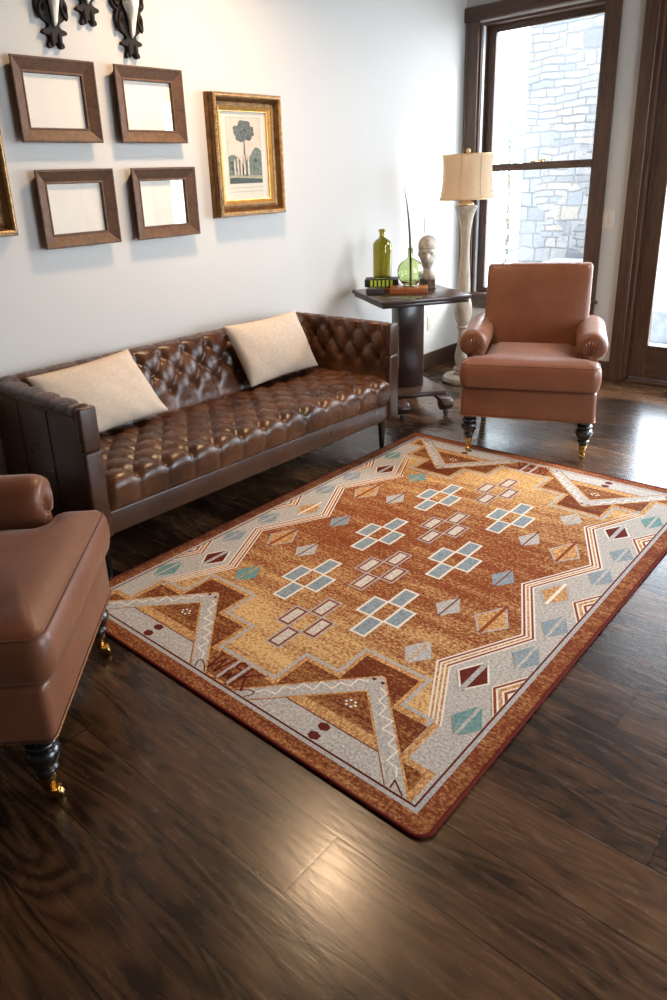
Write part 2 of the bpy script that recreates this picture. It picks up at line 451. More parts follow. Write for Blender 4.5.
# window_1: casing, jamb, two sashes, lock
w1 = bpy.data.objects.new('window_1', None); w1.location = (0, 0, 0); link(w1); struct(w1)
CY = YF - .022
b = new()
box(b, .022, WX0 + .004, CY, YF, .45, 2.534, .003); box(b, WX1 - .004, 1.137, CY, YF, .45, 2.534, .003)
mesh_obj('side_casing', b, 'trim', w1)
b = new(); box(b, .002, 1.16, YF - .034, YF, 2.534, 2.628, .004)
mesh_obj('head_casing', b, 'trim_h', w1)
b = new(); box(b, WX0 + .004, WX1 - .004, CY, YF, .45, WZ0 + .012, .003); box(b, .002, 1.155, YF - .05, YF + .02, WZ0 + .002, WZ0 + .026, .004)
mesh_obj('window_sill', b, 'trim_h', w1)
b = new()
JT = .018
box(b, WX0, WX0 + JT, YF, YF + .15, WZ0, WZ1); box(b, WX1 - JT, WX1, YF, YF + .15, WZ0, WZ1); box(b, WX0 + JT, WX1 - JT, YF, YF + .15, WZ1 - JT, WZ1)
mesh_obj('jamb', b, 'trim', w1)
b = new()
box(b, WX0 + JT, WX0 + JT + .006, YF + .02, YF + .052, WZ0, WZ1 - JT); box(b, WX1 - JT - .006, WX1 - JT, YF + .02, YF + .052, WZ0, WZ1 - JT)
mesh_obj('sash_track', b, 'track', w1)
GX0, GX1 = .199, .998
def sash(name, y0, y1, z0, z1, zb, zt):
    b = new()
    box(b, WX0 + JT, GX0, y0, y1, z0, z1, .003); box(b, GX1, WX1 - JT, y0, y1, z0, z1, .003)
    s = mesh_obj(name, b, 'trim', w1)
    b = new(); box(b, GX0, GX1, y0, y1, z0, zb, .003); box(b, GX0, GX1, y0, y1, zt, z1, .003)
    mesh_obj('rail', b, 'trim_h', s)
    boxo('pane', 'glass', GX0 - .004, GX1 + .004, (y0 + y1) / 2 - .003, (y0 + y1) / 2 + .003, zb - .004, zt + .004, parent=s)
sash('lower_sash', YF + .055, YF + .092, WZ0 + .008, 1.545, .605, 1.492)
sash('upper_sash', YF + .094, YF + .130, 1.50, WZ1 - JT, 1.545, 2.457)
b = new(); lathe(b, [(.012, 0), (.014, .006), (.010, .016)], 16, .62, YF + .072, 1.545); box(b, .60, .66, YF + .066, YF + .078, 1.553, 1.562, .002)
box(b, .54, .58, YF + .062, YF + .084, 1.545, 1.556, .003)
mesh_obj('sash_lock', b, 'brass', w1, smooth=True, angle=40)

# door_1: wide glazed door on the far wall, two leaves
d1 = bpy.data.objects.new('door_1', None); link(d1); struct(d1)
b = new(); box(b, 1.286, DX0 + .004, CY, YF, 0, 2.534, .003); box(b, DX1 - .004, DX1 + .085, CY, YF, 0, 2.534, .003)
mesh_obj('side_casing', b, 'trim', d1)
b = new(); box(b, 1.265, DX1 + .105, YF - .034, YF, 2.534, 2.628, .004)
mesh_obj('head_casing', b, 'trim_h', d1)
b = new(); box(b, DX0, DX0 + .030, YF, YF + .05, 0, DZ1); box(b, DX0 + .0, DX0 + .044, YF + .05, YF + .15, 0, DZ1)
box(b, DX1 - .03, DX1, YF, YF + .15, 0, DZ1); box(b, DX0 + .04, DX1 - .03, YF, YF + .15, DZ1 - .03, DZ1)
mesh_obj('jamb', b, 'trim', d1)
boxo('threshold', 'trim_h', DX0 + .044, DX1 - .03, YF - .03, YF + .15, 0, .022, .004, parent=d1)
def leaf(x0, x1):
    y0, y1 = YF + .052, YF + .095
    b = new(); box(b, x0, x0 + .105, y0, y1, .026, 2.485, .004); box(b, x1 - .105, x1, y0, y1, .026, 2.485, .004)
    s = mesh_obj('door_leaf', b, 'trim', d1)
    b = new(); box(b, x0 + .105, x1 - .105, y0, y1, .026, .268, .004); box(b, x0 + .105, x1 - .105, y0, y1, 2.375, 2.485, .004)
    mesh_obj('rail', b, 'trim_h', s)
    boxo('pane', 'glass', x0 + .101, x1 - .101, y0 + .018, y0 + .025, .264, 2.379, parent=s)
    return s
leaf(1.412, 2.688)
l2 = leaf(2.694, 3.968)
b = new(); box(b, 2.735, 2.765, YF + .02, YF + .052, .98, 1.16, .004); lathe(b, [(.012, 0), (.012, .05)], 16, 2.75, YF - .01, 1.05, 'y'); box(b, 2.75, 2.86, YF - .015, YF, 1.04, 1.06, .005)
mesh_obj('door_handle', b, 'nail', l2, smooth=True, angle=40)

# ------------------------------------------------------------------ outdoors
struct(boxo('patio_ground', 'patio', -9, 14, YF + .16, 16, -.16, -.06))
o = boxo('stone_pillar', 'stone', -.42, .66, 7.2, 8.2, -.06, 3.15, .02)
tag(o, 'tall stacked grey stone pillar outside the window', 'pillar')
b = new(); box(b, -3.2, 2.6, 7.05, 8.5, 3.15, 3.36, .01)
for k in range(10): box(b, -3.0 + k * .6, -2.86 + k * .6, 6.98, 8.56, 3.03, 3.15, .01)
struct(mesh_obj('sky_block_roof', b, 'ceiling'))  # unseen roof slab, added to darken the sky mirrored in the floor
o = boxo('stone_ledge', 'stoneledge', .72, 3.4, 6.95, 7.35, -.06, .235, .015)
tag(o, 'low blue-grey stone ledge outside the glass door', 'ledge')
o = boxo('patio_planter', 'stoneledge', .06, .44, 6.72, 7.1, -.06, .66, .02)
tag(o, 'square blue-grey planter block at the foot of the stone pillar', 'planter')
t = empty('slim_tree', 'slim pale green tree outside, left of the stone pillar', 'tree', (-1.02, 8.1, -.06))
b = new(); tube(b, [(0, 0, 0), (.02, .01, .8), (0, 0, 1.9)], [.04, .03, .012]); mesh_obj('trunk', b, 'bark', t, True)
b = new()
for i in range(700):
    z = random.uniform(.55, 2.1); rr = .30 * (1 - abs(z - 1.2) / 1.1) + .04
    a = random.uniform(0, 2 * PI); q = rr * math.sqrt(random.random())
    c = Vector((q * math.cos(a), q * math.sin(a), z)); s = random.uniform(.03, .06)
    e = Euler((random.uniform(0, PI), random.uniform(0, PI), random.uniform(0, PI))).to_matrix()
    b.faces.new([b.verts.new(c + e @ Vector(v) * s) for v in ((0, -1, 0), (.45, 0, .1), (0, 1, 0), (-.45, 0, .1))])
mesh_obj('foliage', b, 'foliage', t)

# ------------------------------------------------------------------ the rug
RUGX, RUGY = 1.6106, 2.2806
IW, IL = .7517, 1.1390          # inner grey line
OW, OL = IW + .060, IL + .058   # outer size (half)
rug = empty('area_rug', 'large rust and gold southwestern area rug on the dark plank floor', 'rug', (RUGX, RUGY, 0))
RT = .0085
def offset_poly(pts, d):
    """mitre offset; positive d grows a counter-clockwise outline"""
    n = len(pts); A = sum(pts[i][0] * pts[(i + 1) % n][1] - pts[(i + 1) % n][0] * pts[i][1] for i in range(n))
    if A < 0: pts = pts[::-1]
    out = []
    for i in range(n):
        p0, p1, p2 = Vector(pts[i - 1]), Vector(pts[i]), Vector(pts[(i + 1) % n])
        d1 = (p1 - p0).normalized(); d2 = (p2 - p1).normalized()
        n1 = Vector((d1.y, -d1.x)); n2 = Vector((d2.y, -d2.x))
        m = n1 + n2; k = d / max(.2, (1 + n1.dot(n2)))
        out.append((p1.x + m.x * k, p1.y + m.y * k))
    return out
RM = ['r_border', 'r_greyln', 'r_maroon', 'r_grey', 'r_field', 'r_end', 'r_gold', 'r_white', 'r_rust', 'r_blue', 'r_teal', 'r_silver', 'r_pale']
RI = {k: i for i, k in enumerate(RM)}
rb = new(); LAY = [0]
def rounded_rect(w, l, r, n=7):
    out = []
    for cx, cy, a0 in ((w - r, l - r, 0), (-w + r, l - r, PI / 2), (-w + r, -l + r, PI), (w - r, -l + r, 1.5 * PI)):
        for k in range(n + 1):
            a = a0 + k * PI / 2 / n; out.append((cx + r * math.cos(a), cy + r * math.sin(a)))
    return out
prism(rb, rounded_rect(OW, OL, .035), .001, RT)
for f in rb.faces: f.material_index = 0
def lay(): LAY[0] += 1
def poly(pts, m):
    z = RT + .00005 * LAY[0]
    n = len(pts); A = sum(pts[i][0] * pts[(i + 1) % n][1] - pts[(i + 1) % n][0] * pts[i][1] for i in range(n))
    if A < 0: pts = pts[::-1]
    f = rb.faces.new([rb.verts.new((x, y, z)) for x, y in pts]); f.material_index = RI[m]
def sym(pts, m, sx=(1, -1), sy=(1, -1)):
    for a in sx:
        for c in sy: poly([(x * a, y * c) for x, y in pts], m)
def rect(x0, x1, y0, y1): return [(x0, y0), (x1, y0), (x1, y1), (x0, y1)]
def stroke(p, q, w, m):
    p, q = Vector(p), Vector(q); d = (q - p); nrm = Vector((-d.y, d.x)).normalized() * w / 2; e = d.normalized() * w * .25
    p, q = p - e, q + e
    poly([tuple(p + nrm), tuple(p - nrm), tuple(q - nrm), tuple(q + nrm)], m)
lay(); poly(rect(-IW - .006, IW + .006, -IL - .006, IL + .006), 'r_greyln')
lay(); poly(rect(-IW + .007, IW - .007, -IL + .007, IL - .007), 'r_maroon')
lay(); poly(rect(-IW + .013, IW - .013, -IL + .013, IL - .013), 'r_grey')
# side stripes: nested zigzag outlines
def band(t):
    o_ = .052 * (1 - t)
    ys = [(.600 + o_ * .9, -.852), (.476 + o_, -.606), (.622 + o_, -.308), (.476 + o_, -.012), (.622 + o_, .280), (.476 + o_, .582), (.600 + o_ * .9, .852)]
    return [(x, y) for x, y in ys] + [(-x, y) for x, y in ys[::-1]]
for t, m in ((0, 'r_white'), (.13, 'r_rust'), (.29, 'r_white'), (.42, 'r_gold'), (.58, 'r_white'), (.71, 'r_rust'), (.87, 'r_white'), (1.0, 'r_field')):
    lay(); poly(band(t), m)
# gold stripes instead of rust near the ends
for sy in (1, -1):
    for (ta, tb) in ((.13, .29), (.71, .87)):
        for sx in (1, -1):
            A = [(p[0] * sx, p[1] * -sy) for p in band(ta)[:2]]; B = [(p[0] * sx, p[1] * -sy) for p in band(tb)[:2]]
            poly([A[0], A[1], B[1], B[0]], 'r_gold')
# gold stepped ends
lay()
E0 = [(-.640, -.852), (.640, -.852), (.640, -1.008), (.728, -1.008), (.728, -1.126), (-.728, -1.126), (-.728, -1.008), (-.640, -1.008)]
ZIG = [(-.612, -.845), (-.512, -.845), (-.512, -.702), (-.266, -.702), (-.266, -.846), (-.127, -.846), (-.127, -.998), (.127, -.998), (.127, -.846), (.266, -.846), (.266, -.702), (.512, -.702), (.512, -.845), (.612, -.845), (.612, -1.118), (-.612, -1.118)]
for s in (1, -1): poly([(x, y * s) for x, y in E0], 'r_gold')
lay()
for s in (1, -1): poly([(x, y * s) for x, y in rect(-.127, .127, -1.0, -.846)], 'r_field')
lay()
for s in (1, -1): poly([(x, y * s) for x, y in offset_poly(ZIG, .006)], 'r_greyln')
lay()
for s in (1, -1): poly([(x, y * s) for x, y in offset_poly(ZIG, -.007)], 'r_gold'); 
lay()
R0 = [(-.617, -.878), (-.490, -.878), (-.490, -.727), (-.288, -.727), (-.288, -.872), (-.150, -.872), (-.150, -1.022), (.150, -1.022), (.150, -.872), (.288, -.872), (.288, -.727), (.490, -.727), (.490, -.878), (.617, -.878),
      (.617, -1.030), (.706, -1.030), (.706, -1.126), (-.706, -1.126), (-.706, -1.030), (-.617, -1.030)]
lay()
for s in (1, -1): poly([(x, y * s) for x, y in R0], 'r_end')
# inner corner where the field shows between the stripes and the steps is the band polygon itself
# tomahawk shaped chevrons
def inner_x(y): return .262 * ((-.859 - y) / .270)
lay()
sym([(.056, -1.126), (.384, -.778), (.400, -.778), (.727, -1.126), (.640, -1.126), (.392, -.868), (.140, -1.126)], 'r_gold')
lay()
sym([(.066, -1.126), (.385, -.786), (.399, -.786), (.716, -1.126), (.650, -1.126), (.392, -.859), (.130, -1.126)], 'r_grey')
lay()
y1, y2, y3 = -1.002, -1.041, -1.126
sym([(.392 - inner_x(y1) + .006, y1), (.392 + inner_x(y1) - .006, y1), (.392 + inner_x(y3) - .004, y3), (.392 - inner_x(y3) + .004, y3)], 'r_gold')
lay(); sym([(.392 - inner_x(y2) + .004, y2), (.392 + inner_x(y2) - .004, y2), (.392 + inner_x(y3) - .004, y3), (.392 - inner_x(y3) + .004, y3)], 'r_maroon')
y4 = y2 - .004
lay(); sym([(.392 - inner_x(y4) + .007, y4), (.392 + inner_x(y4) - .007, y4), (.392 + inner_x(y3) - .007, y3), (.392 - inner_x(y3) + .007, y3)], 'r_grey')
lay()
def hexa(cx, cy, rx, ry, m, n=6):
    sym([(cx + rx * math.cos(k * 2 * PI / n + PI / n), cy + ry * math.sin(k * 2 * PI / n + PI / n)) for k in range(n)], m)
hexa(.389, -1.064, .021, .017, 'r_maroon'); hexa(.389, -1.108, .021, .017, 'r_maroon')
hexa(.376, -.806, .0075, .0065, 'r_maroon', 8); hexa(.408, -.806, .0075, .0065, 'r_maroon', 8)
for k in range(6): hexa(.388 + .017 * math.cos(k * PI / 3), -.939 + .013 * math.sin(k * PI / 3), .0055, .0045, 'r_white', 6)
def symstroke(p, q, w, m):
    for a in (1, -1):
        for c in (1, -1): stroke((p[0] * a, p[1] * c), (q[0] * a, q[1] * c), w, m)
jit = [.0, .010, -.008, .004, -.012, .012, -.010, .012, -.004, .010, -.012, .004, .0]
for sgn in (1, -1):
    prev = None
    for k, j in enumerate(jit):
        f = .04 + .84 * k / (len(jit) - 1)
        cx = .392 + sgn * (.012 + f * .283); cy = -.815 - f * .304
        nx, ny = .73 * sgn, .68
        p = (cx + nx * j * 1.5, cy + ny * j * 1.5)
        if prev: symstroke(prev, p, .0055, 'r_white')
        prev = p
symstroke((.661, -1.122), (.657, -1.094), .005, 'r_maroon'); symstroke((.657, -1.094), (.700, -1.124), .005, 'r_maroon')
prev = None
for k in range(11):
    a = PI * k / 10
    p = (.094 + .022 * math.cos(a) + .028 * math.sin(a), -1.122 + .034 * math.sin(a))
    if prev: symstroke(prev, p, .0045, 'r_maroon')
    prev = p
# monogram at both ends
lay(); lay()
for s in (1, -1):
    for (p, q) in (((-.019, -1.122), (-.019, -1.004)), ((.029, -1.122), (.029, -1.004))):
        stroke((p[0] * s, p[1] * s), (q[0] * s, q[1] * s), .011, 'r_greyln')
    poly([(x * s, y * s) for x, y in rect(-.055, .055, -1.126, -1.116)], 'r_gold')
LAY[0] -= 1
for s in (1, -1): poly([(x * s, y * s) for x, y in ((-.112, -1.012), (.105, -1.012), (.060, -1.125), (-.060, -1.125))], 'r_border')
LAY[0] += 1
lay()
L = [((-.092, -1.016), (-.080, -1.100)), ((-.080, -1.100), (-.062, -1.030)), ((-.062, -1.030), (-.048, -1.100)), ((-.048, -1.100), (-.034, -1.016)),
     ((.020, -1.016), (.000, -1.010)), ((.000, -1.010), (-.009, -1.024)), ((-.009, -1.024), (-.004, -1.042)), ((-.004, -1.042), (.019, -1.042)),
     ((-.011, -1.066), (-.006, -1.098)), ((-.006, -1.098), (.004, -1.074)), ((.004, -1.074), (.012, -1.098)), ((.012, -1.098), (.019, -1.066)),
     ((.044, -1.012), (.044, -1.116)), ((.046, -1.064), (.088, -1.014)), ((.054, -1.056), (.090, -1.112))]
for s in (1, -1):
    for (p, q) in L: stroke((p[0] * s, p[1] * s), (q[0] * s, q[1] * s), .0085, 'r_maroon')
# kites
def kite(cx, cy, hw, top, bot, fill, line, outline=None, w=.010, ext=.0):
    hw *= 1.06; top *= 1.10; bot *= 1.10
    lay()
    if outline: poly([(cx - hw - .008, cy), (cx, cy + top + .013), (cx + hw + .008, cy), (cx, cy - bot - .012)], outline); lay()
    poly([(cx - hw, cy), (cx, cy + top), (cx + hw, cy), (cx, cy - bot)], fill); lay()
    stroke((cx, cy - bot), (cx, cy + top + ext), w, line); LAY[0] -= (2 if outline else 1) + 1
for sx in (1, -1):
    for y in (-.605, .605): kite(sx * .608, y, .046, .080, .066, 'r_maroon', 'r_greyln', 'r_white', .017)
    kite(sx * .608, -.012, .048, .086, .066, 'r_gold', 'r_white', 'r_greyln', .012)
    for y, c in ((-.792, 'r_teal'), (-.422, 'r_blue'), (-.205, 'r_blue'), (.205, 'r_blue'), (.422, 'r_blue'), (.792, 'r_teal')):
        kite(sx * .692, y, .045, .082, .064, c, 'r_grey', None, .010)
    # field kites
    for y in (-.325, .325): kite(sx * .346, y, .046, .078, .060, 'r_silver', 'r_maroon', None, .006, .010)
    for y in (-.305, .305): kite(sx * .508, y, .054, .096, .074, 'r_gold', 'r_rust', 'r_greyln', .013, .014)
    kite(sx * .406, -.025, .045, .078, .064, 'r_blue', 'r_rust', None, .006, .010)
    for y in (-.612, .612): kite(sx * .407, y, .049, .076, .062, 'r_silver' if sx > 0 else 'r_teal', 'r_gold', None, .006, .010)
    # nested half diamonds at the border
    for y in (-.612, -.018, .59):
        for k, (m, f) in enumerate((('r_white', 1.08), ('r_rust', 1.0), ('r_white', .84), ('r_gold', .72), ('r_white', .50), ('r_rust', .38), ('r_white', .2))):
            LAY[0] += 1
            xr = IW - .013
            poly([(sx * (xr - .060 * f), y), (sx * xr, y + .108 * f), (sx * xr, y - .108 * f)], m)
        LAY[0] -= 7
# plus shaped clusters of five bars
LAY[0] += 4
CWX, CWY = .0600, .1120
def cluster(cx, cy, fill, line, inner=None):
    base = LAY[0]
    for (i, j) in ((1, 0), (-1, 0), (0, 1), (0, -1), (0, 0)):
        x, y = cx + i * CWX, cy + j * CWY
        LAY[0] += 1; poly(rect(x - CWX / 2 - .0035, x + CWX / 2 + .0035, y - CWY / 2 - .0035, y + CWY / 2 + .0035), line)
    for (i, j) in ((1, 0), (-1, 0), (0, 1), (0, -1), (0, 0)):
        x, y = cx + i * CWX, cy + j * CWY
        LAY[0] = base + 6
        if (i, j) == (0, 0): poly(rect(x - CWX / 2 + .0035, x + CWX / 2 - .0035, y - CWY / 2 + .0035, y + CWY / 2 - .0035), 'r_field')
        else:
            if inner: poly(rect(x - CWX / 2 + .003, x + CWX / 2 - .003, y - CWY / 2 + .003, y + CWY / 2 - .003), inner)
            LAY[0] = base + 7
            k = .0120 if inner else .0058
            poly(rect(x - CWX / 2 + k, x + CWX / 2 - k, y - CWY / 2 + k, y + CWY / 2 - k), fill)
    LAY[0] = base
for y in (-.484, -.008, .472):
    for x in (-.187, .187): cluster(x, y, 'r_blue', 'r_white')
for y in (-.712, -.255, .215, .705): cluster(0, y, 'r_pale', 'r_greyln', 'r_rust')
mesh_obj('woven_pile', rb, RM, rug)
b = new(); tube(b, [(x, y, .0058) for x, y in rounded_rect(OW + .002, OL + .002, .037, 10)], .0056, 10, closed=True)
mesh_obj('bound_edge', b, 'r_bind', rug, True)

# ------------------------------------------------------------------ tufted sofa
# local axes: x forward (into the room), y along the wall
SL, SD, SH, ZB = 1.945, .770, .728, .182
sofa = empty('tufted_sofa', 'dark brown leather tufted sofa against the white wall', 'sofa', (.022, 1.3146, 0), -.0268)
def tuft_h(S, T, T0, T1, amp, e=.48, deep=.9, plf=.45):
    """diamond folds between the button rows T0..T1, straight pleats outside them"""
    Tc = min(max(T, T0), T1)
    fa = abs(math.sin(PI * (S + Tc) / 2)); fb = abs(math.sin(PI * (S - Tc) / 2))
    out = max(0, T0 - T, T - T1)
    h = amp * (fa * fb) ** e
    if out > 0:
        pl = amp * plf * (1 - math.exp(-(fa * fb) / .07))
        k = min(1, out / .8); h = h * (1 - k) + pl * k
    # dimple at the nearest button
    best = 9
    i0 = int(math.floor(S)); j0 = int(round(Tc))
    for j in (j0 - 1, j0, j0 + 1):
        if j < T0 or j > T1: continue
        for i in (i0 - 1, i0, i0 + 1, i0 + 2):
            if (i + j) % 2 == 0:
                d = math.hypot(S - i, (T - j) * 1.0)
                best = min(best, d)
    h -= amp * deep * math.exp(-(best / .30) ** 2)
    return h
def arclen(path):
    s = [0]
    for a, c in zip(path, path[1:]): s.append(s[-1] + math.hypot(c[0] - a[0], c[1] - a[1]))
    return s
def densify(path, step=.008, rnd=3):
    p = list(path)
    for _ in range(rnd):       # Chaikin corner rounding
        q = [p[0]]
        for a, c in zip(p, p[1:]):
            q.append((a[0] * .75 + c[0] * .25, a[1] * .75 + c[1] * .25)); q.append((a[0] * .25 + c[0] * .75, a[1] * .25 + c[1] * .75))
        q.append(p[-1]); p = q
    s = arclen(p); n = int(s[-1] / step); out = []; k = 0
    for i in range(n + 1):
        t = s[-1] * i / n
        while k < len(s) - 2 and s[k + 1] < t: k += 1
        f = (t - s[k]) / max(1e-9, s[k + 1] - s[k])
        out.append((p[k][0] * (1 - f) + p[k + 1][0] * f, p[k][1] * (1 - f) + p[k + 1][1] * f))
    return out
def fillet(pts, r, step=.010):
    out = []; n = len(pts)
    for i in range(n):
        p0, p1, p2 = Vector(pts[i - 1]), Vector(pts[i]), Vector(pts[(i + 1) % n])
        a, c = (p0 - p1).normalized(), (p2 - p1).normalized()
        ang = a.angle(c); d = r / math.tan(ang / 2); d = min(d, .48 * min((p0 - p1).length, (p2 - p1).length)); rr = d * math.tan(ang / 2)
        ctr = p1 + (a + c).normalized() * (rr / math.sin(ang / 2)); s0 = p1 + a * d - ctr; s1 = p1 + c * d - ctr
        for k in range(9):
            t = k / 8; q = s0.lerp(s1, t); q = q.normalized() * rr; out.append(tuple(ctr + q))
    res = []
    for p, q in zip(out, out[1:] + out[:1]):
        L_ = math.hypot(q[0] - p[0], q[1] - p[1]); k = max(1, int(L_ / step))
        for i in range(k): res.append((p[0] + (q[0] - p[0]) * i / k, p[1] + (q[1] - p[1]) * i / k))
    return res
def tufted(name, parent, path, w0, w1, to3d, n_col, row_h, t_first, rows, amp, side=1, step=.0085, edge_fade=.03, plf=.40):
    """sweep a 2D section along a width, pushed out along its normal by the tufting"""
    P = densify(path, step); S = arclen(P); W = w1 - w0; nw = int(W / step)
    unit = W / n_col / 2
    T1 = rows - 1; bm = new(); vs = []
    for i in range(nw + 1):
        w = w0 + W * i / nw; rowv = []
        for k, (a, c) in enumerate(P):
            t = S[k]
            Sx = (w - w0) / unit + 1; Ty = (t - t_first) / row_h
            h = tuft_h(Sx, Ty, 0, T1, amp, plf=plf)
            fade = min(1, (w - w0 + .004) / edge_fade, (w1 - w + .004) / edge_fade); fade = fade ** .6
            fade2 = min(1, (t + .001) / .03, (S[-1] - t + .001) / .02)
            h = h * (.35 + .65 * fade) * fade2 - (1 - fade) * .016
            k0, k1 = max(0, k - 3), min(len(P) - 1, k + 3)
            tx, tz = P[k1][0] - P[k0][0], P[k1][1] - P[k0][1]; l = math.hypot(tx, tz)
            nx, nz = tz / l * side, -tx / l * side
            rowv.append(bm.verts.new(to3d(a + nx * h, c + nz * h, w)))
        vs.append(rowv)
    for i in range(nw):
        for k in range(len(P) - 1): bm.faces.new((vs[i][k], vs[i + 1][k], vs[i + 1][k + 1], vs[i][k + 1]))
    # skirts so the cushion is a closed, thick body
    bmesh.ops.recalc_face_normals(bm, faces=bm.faces)
    edge = [e for e in bm.edges if e.is_boundary]
    cx = sum(p[0] for p in P) / len(P); cz = sum(p[1] for p in P) / len(P)
    o = mesh_obj(name, bm, 'sofa', parent, True)
    # button positions
    btn = []
    for j in range(rows):
        tt = t_first + j * row_h
        k = min(range(len(P)), key=lambda q: abs(S[q] - tt))
        k0, k1 = max(0, k - 3), min(len(P) - 1, k + 3)
        tx, tz = P[k1][0] - P[k0][0], P[k1][1] - P[k0][1]; l = math.hypot(tx, tz); nx, nz = tz / l * side, -tx / l * side
        for i in range(0, 2 * n_col + 3):
            if (i + j) % 2: continue
            w = w0 + (i - 1) * unit
            if w < w0 + .035 or w > w1 - .035: continue
            btn.append((to3d(P[k][0] - nx * amp * .86, P[k][1] - nz * amp * .86, w), Vector(to3d(nx, nz, 0)) - Vector(to3d(0, 0, 0))))
    return o, btn
bme = None
def buttons(o, btn):
    global bme
    if bme is None:
        b = new(); lathe(b, smooth_prof([(.0004, .004), (.007, .0032), (.010, .001), (.0095, -.002)], 3), 12, cap=True)
        bme = bpy.data.meshes.new('button'); b.to_mesh(bme); b.free(); bme.materials.append(M['sofa_plain'])
        for p in bme.polygons: p.use_smooth = True
    for p, n in btn:
        q = bpy.data.objects.new('button', bme); q.location = p; q.rotation_euler = Vector(n).to_track_quat('Z', 'Y').to_euler(); link(q, o)
AI = .074   # arm thickness at the seat
U0, U1 = -.022 + .0, SL
# base
boxo('base_frame', 'sofa_plain', .03, .757, U0 + AI - .01, U1 - AI + .01, ZB, .286, .010, sofa, 3)
# seat: tufted top with a pleated front
seat, bt = tufted('seat_cushion', sofa, [(.17, .400), (.22, .412), (.60, .424), (.735, .420), (.778, .402), (.780, .340), (.766, .288)], U0 + AI, U1 - AI, lambda a, c, w: (a, w, c), 13, .094, .105, 6, .017, side=-1)
buttons(seat, bt)
boxo('seat_core', 'sofa_plain', .12, .742, U0 + AI + .012, U1 - AI - .012, .286, .392, .01, seat)
# backrest
back, bt = tufted('backrest', sofa, [(.012, .640), (.004, .712), (.030, .732), (.075, .732), (.112, .714), (.165, .560), (.205, .395)], U0 + AI - .05, U1 - AI + .05, lambda a, c, w: (a, w, c), 13, .088, .215, 3, .018, side=-1, plf=.25)
buttons(back, bt)
b = new(); prism(b, [(.002, ZB), (.002, .712), (.085, .712), (.170, .420), (.170, ZB)], U0 + .02, U1 - .02, 'xz')
mesh_obj('back_panel', b, 'sofa_plain', back)
# arms
def arm(side):
    outer = U0 if side < 0 else U1
    inn = outer - side * AI
    d = -side      # inward direction
    root, bt = tufted('armrest', sofa, [(outer + d * .006, .655), (outer + d * .000, .716), (outer + d * .014, .729), (outer + d * .058, .729), (outer + d * .070, .716), (outer + d * .074, .56), (outer + d * .086, .39)],
                      .07, .748, lambda a, c, w: (w, a, c), 5, .085, .150, 3, .015, side=1 if side > 0 else -1, plf=.11)
    buttons(root, bt)
    a0, a1 = sorted((outer + d * .004, outer + d * .066))
    b = new(); box(b, .004, .745, a0, a1, ZB, .712, .008, 3)
    mesh_obj('side_panel', b, 'sofa_plain', root, True, angle=40)
    a0, a1 = sorted((outer - d * .002, outer + d * .078))
    b = new(); box(b, .738, .771, a0, a1, ZB, .555, .013, 4); box(b, .738, .772, a0, a1, .553, .731, .013, 4)
    mesh_obj('front_panel', b, 'sofa_plain', root, True, angle=50)
    # seams on the outer panel
    b = new()
    for n0 in (.245, .50):
        tube(b, [(n0, outer - d * -.003, ZB + .004), (n0, outer - d * -.003, .690)], .0035, 6)
    tube(b, [(.006, outer + d * .003, .694), (.74, outer + d * .003, .694)], .004, 6)
    mesh_obj('piping', b, 'sofa_plain', root, True)
arm(-1); arm(1)
def sofa_leg(x, y):
    b = new(); lathe(b, [(.012, 0), (.013, .004), (.023, ZB - .012), (.026, ZB - .004), (.026, ZB)], 20, x, y)
    mesh_obj('leg', b, 'black_lacq', sofa, True, angle=40)
for x in (.715, .06):
    for y in (U0 + .055, U1 - .085): sofa_leg(x, y)

# ------------------------------------------------------------------ pillows
def pillow(label, cs, th):
    TL, TR, BR, BL = [Vector(c) for c in cs]
    ctr = (TL + TR + BR + BL) / 4; nrm = (TR - TL).cross(BL - TL).normalized()
    Rz = Matrix.Rotation(-.0268, 4, 'Z'); base = Vector((.022, 1.3146, 0))
    n = 40; bm = new()
    def P(s, t, sg):
        a, c = 2 * s - 1, 2 * t - 1
        p = (TL * (1 - s) + TR * s) * (1 - t) + (BL * (1 - s) + BR * s) * t
        # edges pull in between the corners
        p = p + (ctr - p) * (.055 * (1 - a * a) * (abs(c) ** 4) + .055 * (1 - c * c) * (abs(a) ** 4))
        prof = max(0, (1 - a * a) * (1 - c * c)) ** .42
        w = .006 * math.sin(9 * s + 3 * t) * math.sin(7 * t + 2) * prof + .004 * math.sin(26 * s - 11 * t) * prof * (abs(a) ** 2 + abs(c) ** 2) * .6
        return Rz @ (p + nrm * sg * (th / 2 * prof + .004) + nrm * w * sg - ctr)
    f = {}
    for sg in (1, -1): f[sg] = grid_surface(bm, lambda s, t: P(s, t, sg), n, n)
    bmesh.ops.remove_doubles(bm, verts=bm.verts, dist=.0005)
    F, B = f[1], f[-1]
    loop = [(0, j) for j in range(n)] + [(i, n) for i in range(n)] + [(n, j) for j in range(n, 0, -1)] + [(i, 0) for i in range(n, 0, -1)]
    for (a, c), (d, e) in zip(loop, loop[1:] + loop[:1]):
        try: bm.faces.new((F[a][c], F[d][e], B[d][e], B[a][c]))
        except Exception: pass
    bmesh.ops.recalc_face_normals(bm, faces=bm.faces)
    o = mesh_obj('throw_pillow', bm, 'pillow', None, True); o.location = base + Rz @ ctr
    return tag(o, label, 'pillow', 'oatmeal pillows on the sofa')
# corners in sofa axes: (forward, along, up)
pillow('oatmeal lumbar pillow behind the sofa arm nearest the front armchair', [(.185, .065, .745), (.165, .595, .765), (.285, .705, .452), (.305, .175, .440)], .13)
pillow('oatmeal lumbar pillow at the sofa end beside the side table', [(.185, 1.180, .778), (.205, 1.705, .785), (.300, 1.785, .455), (.285, 1.262, .440)], .13)

